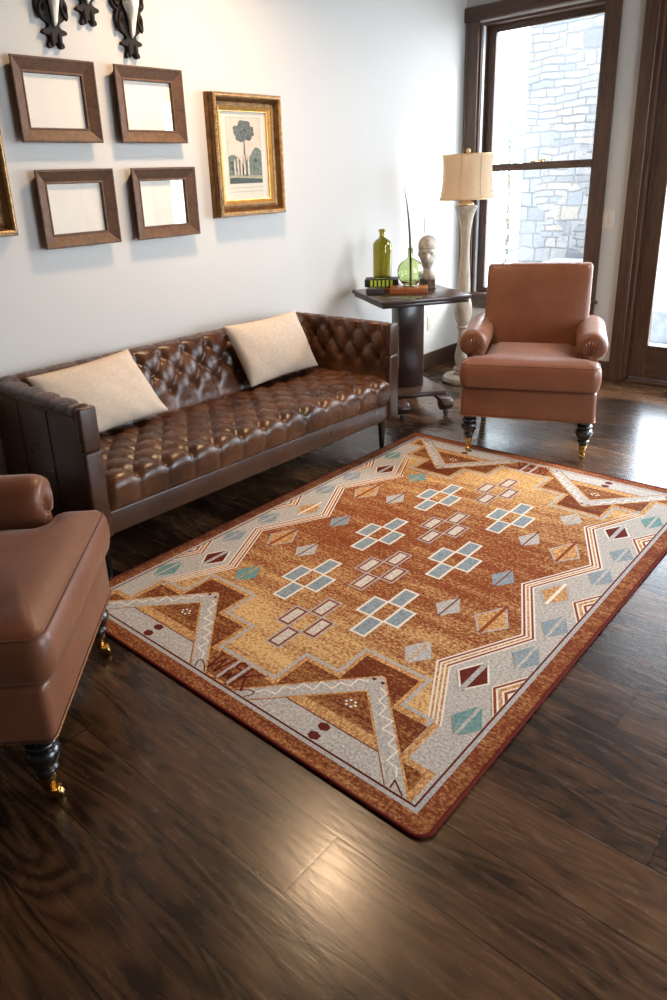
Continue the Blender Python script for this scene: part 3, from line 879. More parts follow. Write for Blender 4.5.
# ------------------------------------------------------------------ armchairs
# local axes: x to the right of someone facing the chair, y towards its back, origin between the front casters
def armchair(label, loc, rz, lift=0):
    ch = empty('armchair', label, 'armchair', (*loc, lift), rz, 'cognac leather armchairs')
    YA = -.055
    # upholstered base
    b = new(); box(b, -.345, .345, YA, .62, .215, .385, .022, 4)
    mesh_obj('seat_base', b, 'chair', ch, True, angle=50)
    b = new(); pts = []
    for (x, y) in rounded_rect(.347, .3385, .022, 4): pts.append((x, y + .2825))
    dense = []
    for p, q in zip(pts, pts[1:] + pts[:1]):
        k = max(1, int(math.hypot(q[0] - p[0], q[1] - p[1]) / .0045))
        for i in range(k): dense.append((p[0] + (q[0] - p[0]) * i / k, p[1] + (q[1] - p[1]) * i / k, .2245))
    tube(b, dense, [.0042 if i % 3 else .0022 for i in range(len(dense))], 6, True)
    mesh_obj('nailhead_trim', b, 'nail', ch, True)
    # seat cushion, T shaped
    out = [(-.354, -.080), (.354, -.080), (.354, .082), (.246, .094), (.246, .46), (-.246, .46), (-.246, .094), (-.354, .082)]
    ol = fillet(out, .046)
    b = new(); rows = []; CT = .528
    for (d, z) in [(.034, .388), (.014, .390), (.004, .398), (.0, .412), (-.005, .440), (-.006, .468), (-.002, .496), (.005, .512), (.016, .523), (.030, CT)]:
        rows.append([b.verts.new((x, y, z)) for x, y in offset_poly(ol, -d)])
    m = len(rows[0]); base = rows[-1]; c0 = Vector((0, .10))
    for q in range(1, 9):
        f = 1 - q / 8.6
        rows.append([b.verts.new((c0.x + (v.co.x - c0.x) * f, c0.y + (v.co.y - c0.y) * f, CT)) for v in base])
    for a, c in zip(rows, rows[1:]):
        for k in range(m): b.faces.new((a[k], a[(k + 1) % m], c[(k + 1) % m], c[k]))
    edge = [Vector((v.co.x, v.co.y)) for v in base]
    for row in rows[10:]:
        for v in row:
            d = min((Vector((v.co.x, v.co.y)) - e).length for e in edge[::2])
            v.co.z = CT + .030 * (1 - math.exp(-d / .055))
    b.faces.new(rows[0]); b.faces.new(rows[-1])
    bmesh.ops.recalc_face_normals(b, faces=b.faces)
    cu = mesh_obj('seat_cushion', b, 'chair', ch, True)
    def ring(z, d):
        r = offset_poly(out[::1], -d); q = densify([(p[0], p[1]) for p in r] + [r[0]], .02, 3); return [(x, y, z) for x, y in q]
    b = new(); tube(b, [(x, y, .516) for x, y in offset_poly(ol, -.0075)], .0034, 8, True)
    mesh_obj('piping', b, 'chair_dk', cu, True)
    b = new(); tube(b, [(x, y, .393) for x, y in offset_poly(ol, -.010)], .0034, 8, True)
    mesh_obj('piping', b, 'chair_dk', cu, True)
    # rolled arms
    for s in (1, -1):
        sec = [(.338, .370)]
        sec.append((.340, .52))
        cx, cz, r = .307, .588, .079
        for k in range(25):
            a = math.radians(-40 + k * 262 / 24); sec.append((cx + r * math.cos(a), cz + r * math.sin(a)))
        sec += [(.250, .51), (.250, .370)]
        n = 34; bm = new(); y0, y1 = .095, .58
        secd = sec
        m = len(secd)
        def S(i):
            return y0 + (y1 - y0) * i / n
        vs = []
        for i in range(n + 1):
            y = S(i); e = 0
            if i == 0: e = .014
            elif i == 1: e = .006
            elif i == 2: e = .002
            rise = .008 * (i / n) ** 2
            row = []
            for (x, z) in secd:
                q = Vector((x - cx, z - cz)); l = q.length
                k = (l - e) / l if l > 1e-6 else 1
                if z < .505: k2 = Vector((x - .30, 0)); row.append(bm.verts.new((s * (x - math.copysign(e, x - .30)), y, z))); continue
                row.append(bm.verts.new((s * (cx + q.x * k), y, cz + q.y * k + rise)))
            vs.append(row)
        for i in range(n):
            for k in range(m): bm.faces.new((vs[i][k], vs[i][(k + 1) % m], vs[i + 1][(k + 1) % m], vs[i + 1][k]))
        # pleated front: rings shrinking to a gathered centre
        prev = vs[0]
        for q in range(1, 9):
            f = 1 - q / 8.0; row = []
            for k, v in enumerate(vs[0]):
                x, z = abs(v.co.x), v.co.z
                gx, gz = cx - .010, cz - .040
                pl = .0045 * math.sin(k * PI) if False else (.0038 * (1 if k % 2 else -1) * (4 * f * (1 - f)))
                row.append(bm.verts.new((s * (gx + (x - gx) * f), y0 - .012 * (1 - f ** 2) + pl, gz + (z - gz) * f)) if f > .001 else None)
            if row[0] is None:
                c = bm.verts.new((s * gx, y0 - .010, gz))
                for k in range(m): bm.faces.new((prev[k], prev[(k + 1) % m], c))
            else:
                for k in range(m): bm.faces.new((prev[k], prev[(k + 1) % m], row[(k + 1) % m], row[k]))
                prev = row
        bm.faces.new(vs[-1])
        bmesh.ops.recalc_face_normals(bm, faces=bm.faces)
        mesh_obj('armrest', bm, 'chair', ch, True, angle=62)
    # back, leaning
    bm = new()
    def BK(s, t, front):
        # s across -1..1, t 0 bottom .. 1 top
        z = .36 + .605 * t; yc = .425 + .150 * t + .02 * t * t
        hw = .288 + .004 * t
        c = 1 - .0 * t
        x = s * hw
        puff = .022 * (1 - s ** 4) * math.sin(PI * min(1, max(0, t)) ** .8) ** .5 if front else .008 * (1 - s ** 2)
        return Vector((x, (yc - .012 - puff) if front else (yc + .125 - .035 * t + puff), z))
    n = 26; A = []; Bk = []
    for i in range(n + 1):
        A.append([bm.verts.new(BK(2 * i / n - 1, j / n, True)) for j in range(n + 1)])
        Bk.append([bm.verts.new(BK(2 * i / n - 1, j / n, False)) for j in range(n + 1)])
    for G in (A, Bk):
        for i in range(n):
            for j in range(n): bm.faces.new((G[i][j], G[i + 1][j], G[i + 1][j + 1], G[i][j + 1]))
    for i in range(n):
        bm.faces.new((A[i][n], A[i + 1][n], Bk[i + 1][n], Bk[i][n])); bm.faces.new((A[i][0], A[i + 1][0], Bk[i + 1][0], Bk[i][0]))
        bm.faces.new((A[0][i], A[0][i + 1], Bk[0][i + 1], Bk[0][i])); bm.faces.new((A[n][i], A[n][i + 1], Bk[n][i + 1], Bk[n][i]))
    bmesh.ops.recalc_face_normals(bm, faces=bm.faces)
    es = [e for e in bm.edges if len(e.link_faces) == 2 and e.link_faces[0].normal.dot(e.link_faces[1].normal) < .45]
    bmesh.ops.bevel(bm, geom=es, offset=.022, segments=4, affect='EDGES', profile=.5)
    mesh_obj('backrest', bm, 'chair', ch, True, angle=60)
    # turned front legs on brass casters, plain rear legs
    prof = [(.017, .066), (.019, .070), (.021, .084), (.025, .096), (.031, .101), (.031, .108), (.026, .113), (.030, .118), (.039, .134), (.044, .150), (.043, .162), (.036, .172), (.030, .176), (.038, .180), (.041, .187), (.038, .194), (.030, .198), (.034, .206), (.035, .216)]
    for s in (1, -1):
        b = new(); lathe(b, smooth_prof(prof, 3), 28, s * .300, .0, 0)
        lg = mesh_obj('leg', b, 'black_lacq', ch, True, angle=50)
        b = new(); lathe(b, [(.009, .030), (.013, .034), (.019, .066), (.0215, .070), (.0215, .080)], 20, s * .300, 0)
        box(b, s * .300 - .013, s * .300 - .009, -.026, .004, .012, .036, .001); box(b, s * .300 + .009, s * .300 + .013, -.026, .004, .012, .036, .001)
        ring_ = [(.0145, -.008), (.0165, -.006), (.0165, .006), (.0145, .008)]
        lathe(b, ring_, 20, s * .300, -.017, .0165, 'x')
        mesh_obj('caster', b, 'brass', lg, True, angle=40)
        b = new(); x0 = s * .285
        vs0 = [b.verts.new((x0 + dx * .014, .60 + .055 + dy * .014, 0)) for dx, dy in ((-1, -1), (1, -1), (1, 1), (-1, 1))]
        vs1 = [b.verts.new((x0 + dx * .024, .575 + dy * .024, .218)) for dx, dy in ((-1, -1), (1, -1), (1, 1), (-1, 1))]
        b.faces.new(vs0[::-1]); b.faces.new(vs1)
        for k in range(4): b.faces.new((vs0[k], vs0[(k + 1) % 4], vs1[(k + 1) % 4], vs1[k]))
        mesh_obj('leg', b, 'black_lacq', ch)
    return ch
armchair('cognac leather armchair in front of the window beside the lamp', (1.490, 3.512), math.radians(22.5), .0085)
armchair('cognac leather armchair at the front left, cut off by the photo edge', (1.401, .789), math.radians(135.1))

# ------------------------------------------------------------------ side table
TZ = .772; TR_ = math.radians(-34.45)
table = empty('side_table', 'square dark wood pedestal side table on scroll feet in the corner', 'table', (.418, 3.955, 0), TR_)
b = new(); box(b, -.300, .312, -.292, .308, TZ - .024, TZ, .005, 2); box(b, -.288, .298, -.278, .293, TZ - .046, TZ - .024, .004)
mesh_obj('tabletop', b, 'table', table, True, angle=40)
b = new(); box(b, -.070, .075, -.088, .088, .145, TZ - .046, .006); box(b, -.10, .105, -.115, .115, TZ - .075, TZ - .046, .004)
mesh_obj('column', b, 'table', table, True, angle=40)
b = new(); box(b, -.225, .225, -.19, .19, .112, .145, .006)
mesh_obj('plinth', b, 'table', table, True, angle=40)
for sx in (1, -1):
    for sy in (1, -1):
        b = new(); y0 = sy * .150
        lathe(b, [(.030, -.040), (.040, -.037), (.042, -.030), (.042, .030), (.040, .037), (.030, .040)], 28, sx * .296, y0, .076, 'y')
        pts = [(sx * .14, .112), (sx * .30, .112), (sx * .325, .098), (sx * .27, .074), (sx * .235, .09), (sx * .14, .098)]
        prism(b, pts, y0 - .034, y0 + .034, 'xz')
        for sd in (-1, 1):
            lathe(b, [(.012, 0), (.014, .004), (.006, .007)], 14, sx * .296, y0 + sd * .040 - (.0035), .076, 'y')
        ft = mesh_obj('scroll_foot', b, 'table', table, True, angle=35)
        b = new(); lathe(b, [(.010, -.009), (.0165, -.007), (.0165, .007), (.010, .009)], 16, sx * .305, y0, .0168, 'x')
        box(b, sx * .305 - .003, sx * .305 + .003, y0 - .004, y0 + .004, .015, .038)
        mesh_obj('caster', b, 'black', ft, True, angle=40)

# ------------------------------------------------------------------ things on the table
def book(name, label, cat, x, y, z, rz, w, d, h, cover, pages='pages', stripes=False):
    """a closed book: cover boards with a rounded spine along its front, page block"""
    o = empty(name, label, cat, (x, y, z), rz)
    t = .004
    b = new(); box(b, -w / 2, w / 2, -d / 2, d / 2, 0, t, .001); box(b, -w / 2, w / 2, -d / 2, d / 2, h - t, h, .001); box(b, -w / 2, w / 2, -d / 2 - .003, -d / 2 + t, 0, h, .003)
    mesh_obj('cover', b, cover, o, True, angle=40)
    boxo('page_block', pages, -w / 2 + .004, w / 2 - .004, -d / 2 + t, d / 2 - .005, t, h - t, parent=o)
    if stripes:
        b = new()
        for k in range(6): box(b, -w * .33 + k * w * .118, -w * .33 + k * w * .118 + w * .07, -d / 2 - .0042, -d / 2 - .001, .003, h - .003)
        mesh_obj('spine_stripe', b, 'lime', o)
    return o
YAW = math.radians(33)
book('brown_book', 'thin brown book under the black and green striped one', 'book', .196, 3.996, TZ, YAW, .215, .15, .026, 'brownbook')
book('striped_book', 'black book with lime green stripes under the green bottle', 'book', .188, 3.986, TZ + .026, YAW, .225, .155, .048, 'black', 'pages', True)
book('small_dark_book', 'small dark grey book at the table edge before the stack', 'book', .262, 3.815, TZ, YAW - .08, .118, .085, .034, 'greybox', 'greybox')
book('reddish_book', 'reddish brown book under the round glass vase', 'book', .430, 3.950, TZ, YAW, .245, .16, .036, 'redwood')
# bottle
BZ = TZ + .074
o = empty('glass_bottle', 'tall olive green glass bottle standing on the striped book', 'bottle', (.188, 3.990, BZ))
b = new()
outer = smooth_prof([(.050, 0), (.060, .004), (.0625, .012), (.0625, .10), (.0625, .205), (.060, .228), (.046, .249), (.027, .261), (.020, .270), (.0185, .290), (.0185, .302), (.024, .308), (.024, .318), (.020, .320)], 4)
inner = [(max(.001, r - .005), z if z > .03 else z + .008) for r, z in outer][::-1]
inner[-1] = (.001, .012); inner[0] = (.0145, .319)
lathe(b, outer + inner, 40, cap=False); mesh_obj('bottle_body', b, 'greenglass', o, True)
# vase with quill
VZ = TZ + .036; VX, VY = .436, 3.956
o = empty('round_vase', 'round pale green glass vase standing on the reddish book', 'vase', (VX, VY, VZ))
b = new()
outer = smooth_prof([(.036, 0), (.042, .003), (.040, .010), (.052, .022), (.074, .052), (.083, .090), (.079, .125), (.060, .156), (.034, .173), (.020, .182), (.0165, .200), (.0165, .236), (.020, .244), (.018, .247)], 4)
inner = [(max(.001, r - .0035), z if z > .03 else z + .006) for r, z in outer][::-1]
inner[-1] = (.001, .012); inner[0] = (.0145, .246)
lathe(b, outer + inner, 40, cap=False); mesh_obj('vase_body', b, 'paleglass', o, True)
b = new(); pts = []
for k in range(30):
    t = k / 29; pts.append((.004 - .012 * t - .050 * t ** 3, .0 + .01 * t, .014 + .60 * t))
tube(b, pts, [.0085 * (1 - .25 * k / 29) if k < 16 else .0064 * (1 - ((k - 16) / 13.5) ** 1.3) + .0007 for k in range(30)], 10)
q = mesh_obj('dried_quill', b, 'stalk', None, True, loc=(VX, VY, VZ + .0))
tag(q, 'long dark dried quill rising out of the round vase', 'quill')
# bust
o = empty('phrenology_bust', 'crackled grey bust of a head behind the round vase', 'bust', (.455, 4.130, TZ), math.radians(30))
b = new(); prism(b, [(-.056, 0), (.056, 0), (.058, .012), (.054, .016), (.052, .066), (-.052, .066), (-.054, .016), (-.058, .012)], -.045, .045, 'xz', .003)
mesh_obj('plinth', b, 'bust_dk', o, True, angle=40)
bm = new()
# chest block, neck and head as one continuous surface, the face towards -y
rings = [(.064, .053, .044, 0), (.085, .055, .046, 0), (.108, .053, .045, 0), (.124, .045, .041, .002), (.136, .036, .037, .004), (.150, .034, .037, .002), (.160, .036, .044, -.004), (.172, .040, .056, -.008), (.186, .046, .063, -.008), (.202, .051, .067, -.006), (.218, .054, .070, -.003), (.234, .057, .073, 0), (.250, .060, .075, .002), (.268, .0625, .077, .004), (.288, .063, .077, .005), (.306, .060, .073, .006), (.322, .052, .063, .007), (.335, .039, .047, .008), (.344, .022, .027, .008), (.348, .003, .004, .008)]
rings2 = []
for a, c in zip(rings, rings[1:]):
    for q in (0, .5): rings2.append(tuple(x * (1 - q) + y * q for x, y in zip(a, c)))
rings2.append(rings[-1])
seg = 72; R_ = []
def gz(z, c, w): return math.exp(-((z - c) / w) ** 2)
for (z, rx, ry, yo) in rings2:
    row = []
    for k in range(seg):
        a = 2 * PI * k / seg; ca, sa = math.cos(a), math.sin(a)
        x, y = rx * ca, ry * sa + yo
        if sa < 0:
            mid = math.exp(-(ca / .17) ** 2); eye = math.exp(-((abs(ca) - .40) / .17) ** 2)
            nose = max(0, 1 - abs((z - .213) / .030)) if z < .213 + .03 else 0
            y -= .017 * mid * (gz(z, .208, .010) + .55 * gz(z, .222, .013) + .3 * gz(z, .236, .012))     # nose
            y += .012 * eye * gz(z, .232, .010); y -= .006 * math.exp(-((abs(ca) - .38) / .3) ** 2) * gz(z, .248, .007)   # sockets, brow
            y -= .006 * math.exp(-(ca / .34) ** 2) * (gz(z, .190, .004) + gz(z, .181, .004)); y += .005 * math.exp(-(ca / .36) ** 2) * gz(z, .1855, .0022)  # lips
            y -= .008 * math.exp(-(ca / .30) ** 2) * gz(z, .167, .009)     # chin
        if abs(sa - .10) < .20: x += math.copysign(.009 * gz(z, .225, .016), ca)
        row.append(bm.verts.new((x, y, z)))
    R_.append(row)
for a, c in zip(R_, R_[1:]):
    for k in range(seg): bm.faces.new((a[k], a[(k + 1) % seg], c[(k + 1) % seg], c[k]))
bm.faces.new(R_[0]); bm.faces.new(R_[-1]); bmesh.ops.recalc_face_normals(bm, faces=bm.faces)
hd = mesh_obj('head', bm, 'bust', o, True)
b = new(); tube(b, [(.0630 * math.cos(t), .0775 * math.sin(t) + .004, .272 + .005 * math.sin(t)) for t in [2 * PI * k / 36 for k in range(36)]], .0022, 6, True)
tube(b, [(0, -.0735 + .06 * (k / 7) ** 2.2, .276 + .0095 * k) for k in range(8)], .002, 6)
mesh_obj('painted_line', b, 'bust_dk', hd, True)

# ------------------------------------------------------------------ floor lamp
LX, LY = .418, 4.676
lamp = empty('floor_lamp', 'tall turned grey wood floor lamp with a cream drum shade', 'lamp', (LX, LY, 0))
b = new(); lathe(b, [(.128, 0), (.140, .006), (.142, .024), (.136, .032), (.136, .040), (.124, .052), (.06, .060), (.058, .062)], 48); mesh_obj('base', b, 'lampbody', lamp, True, angle=40)
prof = [(.060, .060), (.062, .072), (.048, .082), (.056, .094), (.058, .104), (.046, .116), (.044, .135), (.052, .175), (.050, .215), (.038, .275), (.031, .33), (.030, .395), (.036, .408), (.046, .418), (.036, .428), (.040, .440), (.058, .480), (.064, .535), (.061, .585), (.046, .640), (.036, .662), (.044, .672), (.046, .684), (.043, .74), (.038, .82), (.033, .91), (.031, 1.0), (.035, 1.09), (.046, 1.175), (.062, 1.235), (.076, 1.262), (.077, 1.274), (.060, 1.280)]
b = new(); lathe(b, smooth_prof(prof, 4), 40); mesh_obj('pole', b, 'lampbody', lamp, True)
b = new(); lathe(b, smooth_prof([(.052, 1.278), (.050, 1.292), (.030, 1.305), (.016, 1.315), (.014, 1.36), (.018, 1.38), (.016, 1.40)], 3), 24); mesh_obj('socket', b, 'lampgold', lamp, True)
b = new(); n = 64
vs = []
zs = [k / 16 for k in range(17)]
for zt in zs:
    ring = []
    r0 = .172 + (.186 - .172) * (1 - zt) - .012 * math.sin(PI * zt) + (.004 if zt < .05 or zt > .95 else 0)
    for i in range(n):
        a = 2 * PI * i / n + .26
        ring.append(b.verts.new((r0 * math.cos(a), r0 * math.sin(a), 1.318 + .294 * zt)))
    vs.append(ring)
for a, c in zip(vs, vs[1:]):
    for i in range(n): b.faces.new((a[i], a[(i + 1) % n], c[(i + 1) % n], c[i]))
sh = mesh_obj('lamp_shade', b, 'shade', lamp, True)
md = sh.modifiers.new('thickness', 'SOLIDIFY'); md.thickness = .002
b = new()
for zt, rr in ((1.320, .1895), (1.610, .1755)): tube(b, [(rr * math.cos(2 * PI * k / 48), rr * math.sin(2 * PI * k / 48), zt) for k in range(48)], .004, 8, True)
for k in range(8):
    a = 2 * PI * k / 8 + .28
    tube(b, [((.1735 + .014 * (1 - t) - .012 * math.sin(PI * t)) * math.cos(a), (.1735 + .014 * (1 - t) - .012 * math.sin(PI * t)) * math.sin(a), 1.32 + .29 * t) for t in [q / 10 for q in range(11)]], .0022, 6)
mesh_obj('shade_trim', b, 'lampgold', sh, True)
b = new(); 
tube(b, [(-.168, 0, 1.604), (0, 0, 1.604), (.168, 0, 1.604)], .002, 6); tube(b, [(0, -.168, 1.604), (0, 0, 1.6042), (0, .168, 1.604)], .002, 6)
tube(b, [(.0, .014, 1.38), (.0, .05, 1.45), (0, .05, 1.53), (0, 0, 1.603)], .002, 6); tube(b, [(.0, -.014, 1.38), (.0, -.05, 1.45), (0, -.05, 1.53), (0, 0, 1.603)], .002, 6)
mesh_obj('harp', b, 'lampgold', lamp, True)
b = new(); lathe(b, smooth_prof([(.008, 1.602), (.006, 1.612), (.013, 1.622), (.016, 1.632), (.011, 1.644), (.0006, 1.650)], 4), 20); mesh_obj('finial', b, 'lampgold', lamp, True)
# cord on the floor
b = new(); pts = []
for k in range(60):
    t = k / 59; pts.append((.30 - .26 * t + .05 * math.sin(9 * t) , 4.66 - .10 * t + .09 * math.sin(14 * t) * (1 - .3 * t), .006 + .008 * (1 + math.sin(23 * t)) * .5))
tube(b, pts, .0045, 8); q = mesh_obj('power_cord', b, 'cord', None, True)
tag(q, 'loose black power cord on the floor beside the lamp base', 'cord')

# ------------------------------------------------------------------ pictures on the left wall
def sweep_frame(bm, y0, y1, z0, z1, prof):
    """sweep (inset, depth) profile round a rectangle on the wall x = 0"""
    rings = []
    for (d, x) in prof:
        rings.append([bm.verts.new((x, yy, zz)) for yy, zz in ((y0 + d, z0 + d), (y1 - d, z0 + d), (y1 - d, z1 - d), (y0 + d, z1 - d))])
    for a, c in zip(rings, rings[1:]):
        for k in range(4): bm.faces.new((a[k], a[(k + 1) % 4], c[(k + 1) % 4], c[k]))
    bmesh.ops.recalc_face_normals(bm, faces=bm.faces)
def small_frame(label, yc, zc, w=.400, h=.338):
    o = empty('picture_frame', label, 'picture frame', (0, yc, zc - h / 2), 0, 'dark walnut frames in a square of four')
    y0, y1, z0, z1 = -w / 2, w / 2, 0, h
    b = new(); sweep_frame(b, y0, y1, z0, z1, [(.026, .002), (.018, .022), (.001, .043), (.004, .050), (.010, .050), (.014, .047), (.052, .026), (.055, .028), (.060, .028), (.062, .024), (.062, .002)])
    mesh_obj('frame', b, 'frame', o)
    boxo('blank_paper', 'paper', .002, .012, y0 + .058, y1 - .058, z0 + .058, z1 - .058, parent=o)
    boxo('pane', 'glass', .0165, .0185, y0 + .0615, y1 - .0615, z0 + .0615, z1 - .0615, parent=o)
small_frame('empty walnut frame, upper left of the group of four', 1.826, 1.862)
small_frame('empty walnut frame, upper one beside the gold framed tree print', 2.325, 1.862)
small_frame('empty walnut frame, lower left of the group of four', 1.856, 1.416)
small_frame('empty walnut frame, lower one beside the gold framed tree print', 2.354, 1.415)

def gilt_frame(o, w, h):
    y0, y1, z0, z1 = -w / 2, w / 2, 0, h
    b = new(); sweep_frame(b, y0, y1, z0, z1, [(0, 0), (0, .030), (.006, .036), (.006, .050), (.002, .056), (.006, .064), (.014, .064)])
    mesh_obj('outer_moulding', b, 'giltdark', o)
    b = new(); sweep_frame(b, y0, y1, z0, z1, [(.012, .058), (.012, .066), (.018, .069), (.024, .065), (.026, .058)])
    mesh_obj('carved_edge', b, 'giltworn', o)
    b = new()
    per = 2 * (w + h) - .12; k = int(per / .016)
    # rope bead worked along the edge
    pts = []
    for i in range(k * 4):
        t = i / (k * 4) * per; a = w - .036; c = h - .036
        if t < a: p = (-a / 2 + t, .018)
        elif t < a + c: p = (a / 2, .018 + t - a)
        elif t < 2 * a + c: p = (a / 2 - (t - a - c), .018 + c)
        else: p = (-a / 2, .018 + c - (t - 2 * a - c))
        pts.append((.068, p[0], max(.018, min(h - .018, p[1]))))
    tube(b, pts, [.0052 if (i // 2) % 2 else .0030 for i in range(len(pts))], 6, True); mesh_obj('rope_bead', b, 'giltworn', o, True)
    b = new(); sweep_frame(b, y0, y1, z0, z1, [(.024, .060), (.030, .050), (.045, .034), (.056, .030), (.058, .034), (.062, .034), (.063, .026)])
    mesh_obj('scoop', b, 'giltdark', o)
    b = new(); sweep_frame(b, y0, y1, z0, z1, [(.062, .024), (.064, .033), (.068, .035), (.084, .022), (.088, .022), (.088, .012)])
    mesh_obj('gilt_liner', b, 'gilt', o)
GW, GH = .522, .628
g = empty('tree_print', 'gold framed antique print of a tall tree on the white wall', 'picture', (0, 2.950, 1.318))
gilt_frame(g, GW, GH)
pm = [simple('print paper', (.56, .53, .45), .9, var=.05, vscale=12), simple('print sky', (.55, .46, .38), .9, var=.1, vscale=14), simple('print hedge', (.14, .17, .15), .9, var=.5, vscale=70), simple('print tree', (.10, .12, .115), .9, var=.5, vscale=90),
      simple('print ground', (.33, .32, .22), .9, var=.35, vscale=60), simple('print line', (.16, .14, .12), .9), simple('print figure', (.52, .46, .38), .9, var=.3, vscale=90), simple('print shade', (.06, .08, .08), .9, var=.4, vscale=80)]
b = new(); box(b, .002, .012, -GW / 2 + .084, GW / 2 - .084, .084, GH - .084)
def art(pts, mi, lv):
    x = .0121 + .0002 * lv
    f = b.faces.new([b.verts.new((x, y, z)) for y, z in pts]); f.material_index = mi
def blob(cy, cz, ry, rz_, mi, lv, n=18, jt=.18, seed=0):
    rr = random.Random(seed); art([(cy + ry * (1 + rr.uniform(-jt, jt)) * math.cos(2 * PI * k / n), cz + rz_ * (1 + rr.uniform(-jt, jt)) * math.sin(2 * PI * k / n)) for k in range(n)], mi, lv)
iy0, iy1, iz0, iz1 = -.128, .128, .172, .512     # image area inside the paper margins
art([(iy0, iz0), (iy1, iz0), (iy1, iz1), (iy0, iz1)], 5, 1); art([(iy0 + .002, iz0 + .002), (iy1 - .002, iz0 + .002), (iy1 - .002, iz1 - .002), (iy0 + .002, iz1 - .002)], 1, 2)
art([(iy0 + .002, iz0 + .002), (iy1 - .002, iz0 + .002), (iy1 - .002, iz0 + .055), (iy0 + .002, iz0 + .06)], 4, 3)
hed = [(iy0 + .002, iz0 + .045), (iy1 - .002, iz0 + .04)]
for k in range(13): hed.append((iy1 - .002 - (iy1 - iy0 - .004) * k / 12, iz0 + (.17, .185, .19, .175, .15, .13, .115, .10, .125, .14, .15, .15, .14)[k]))
art(hed, 2, 4)
art([(iy0 + .002, iz0 + .002), (iy1 - .002, iz0 + .002), (iy1 - .002, iz0 + .022), (iy0 + .04, iz0 + .032), (iy0 + .002, iz0 + .03)], 7, 5)
art([(-.014, iz0 + .05), (.004, iz0 + .05), (.002, .40), (-.006, .40)], 3, 6)
cr = random.Random(3)
lv = 7
for i in range(60):
    t = cr.uniform(0, 2 * PI); q = math.sqrt(cr.random()); cy_ = -.008 + .066 * q * math.cos(t); cz_ = .440 + .048 * q * math.sin(t) * (1 if math.sin(t) > 0 else .8)
    blob(cy_, cz_, cr.uniform(.014, .026), cr.uniform(.011, .018), 3 if cr.random() < .7 else 7, lv, 12, .3, i); lv += .15
for i in range(16):
    cy_ = cr.uniform(iy0 + .015, iy1 - .015); blob(cy_, iz0 + (.05 + .11 * abs(cy_ / .128) ** .8) * cr.uniform(.5, 1.0), cr.uniform(.008, .016), cr.uniform(.006, .013), 7 if cr.random() < .5 else 2, lv, 10, .3, 50 + i); lv += .2
for i, (cy_, hh) in enumerate(((-.085, .075), (-.062, .085), (-.038, .09), (-.012, .10), (.018, .105))):
    art([(cy_ - .007, iz0 + .045), (cy_ + .007, iz0 + .045), (cy_ + .005, iz0 + .045 + hh), (cy_, iz0 + .052 + hh), (cy_ - .005, iz0 + .045 + hh)], 6, 20 + i)
for z in (.128, .150): art([(iy0, z), (iy1, z), (iy1, z + .0016), (iy0, z + .0016)], 5, 2)
me = bpy.data.meshes.new('print'); b.to_mesh(me); b.free()
for mm in pm: me.materials.append(mm)
link(bpy.data.objects.new('print', me), g)
g2 = empty('gilt_picture', 'gold framed dark picture cut off by the left photo edge', 'picture', (0, 1.274, 1.320))
gilt_frame(g2, .52, .628)
boxo('canvas', simple('dark canvas', (.035, .022, .012), .5, var=.5, vscale=6), .002, .013, -.26 + .084, .26 - .084, .084, .628 - .084, parent=g2)

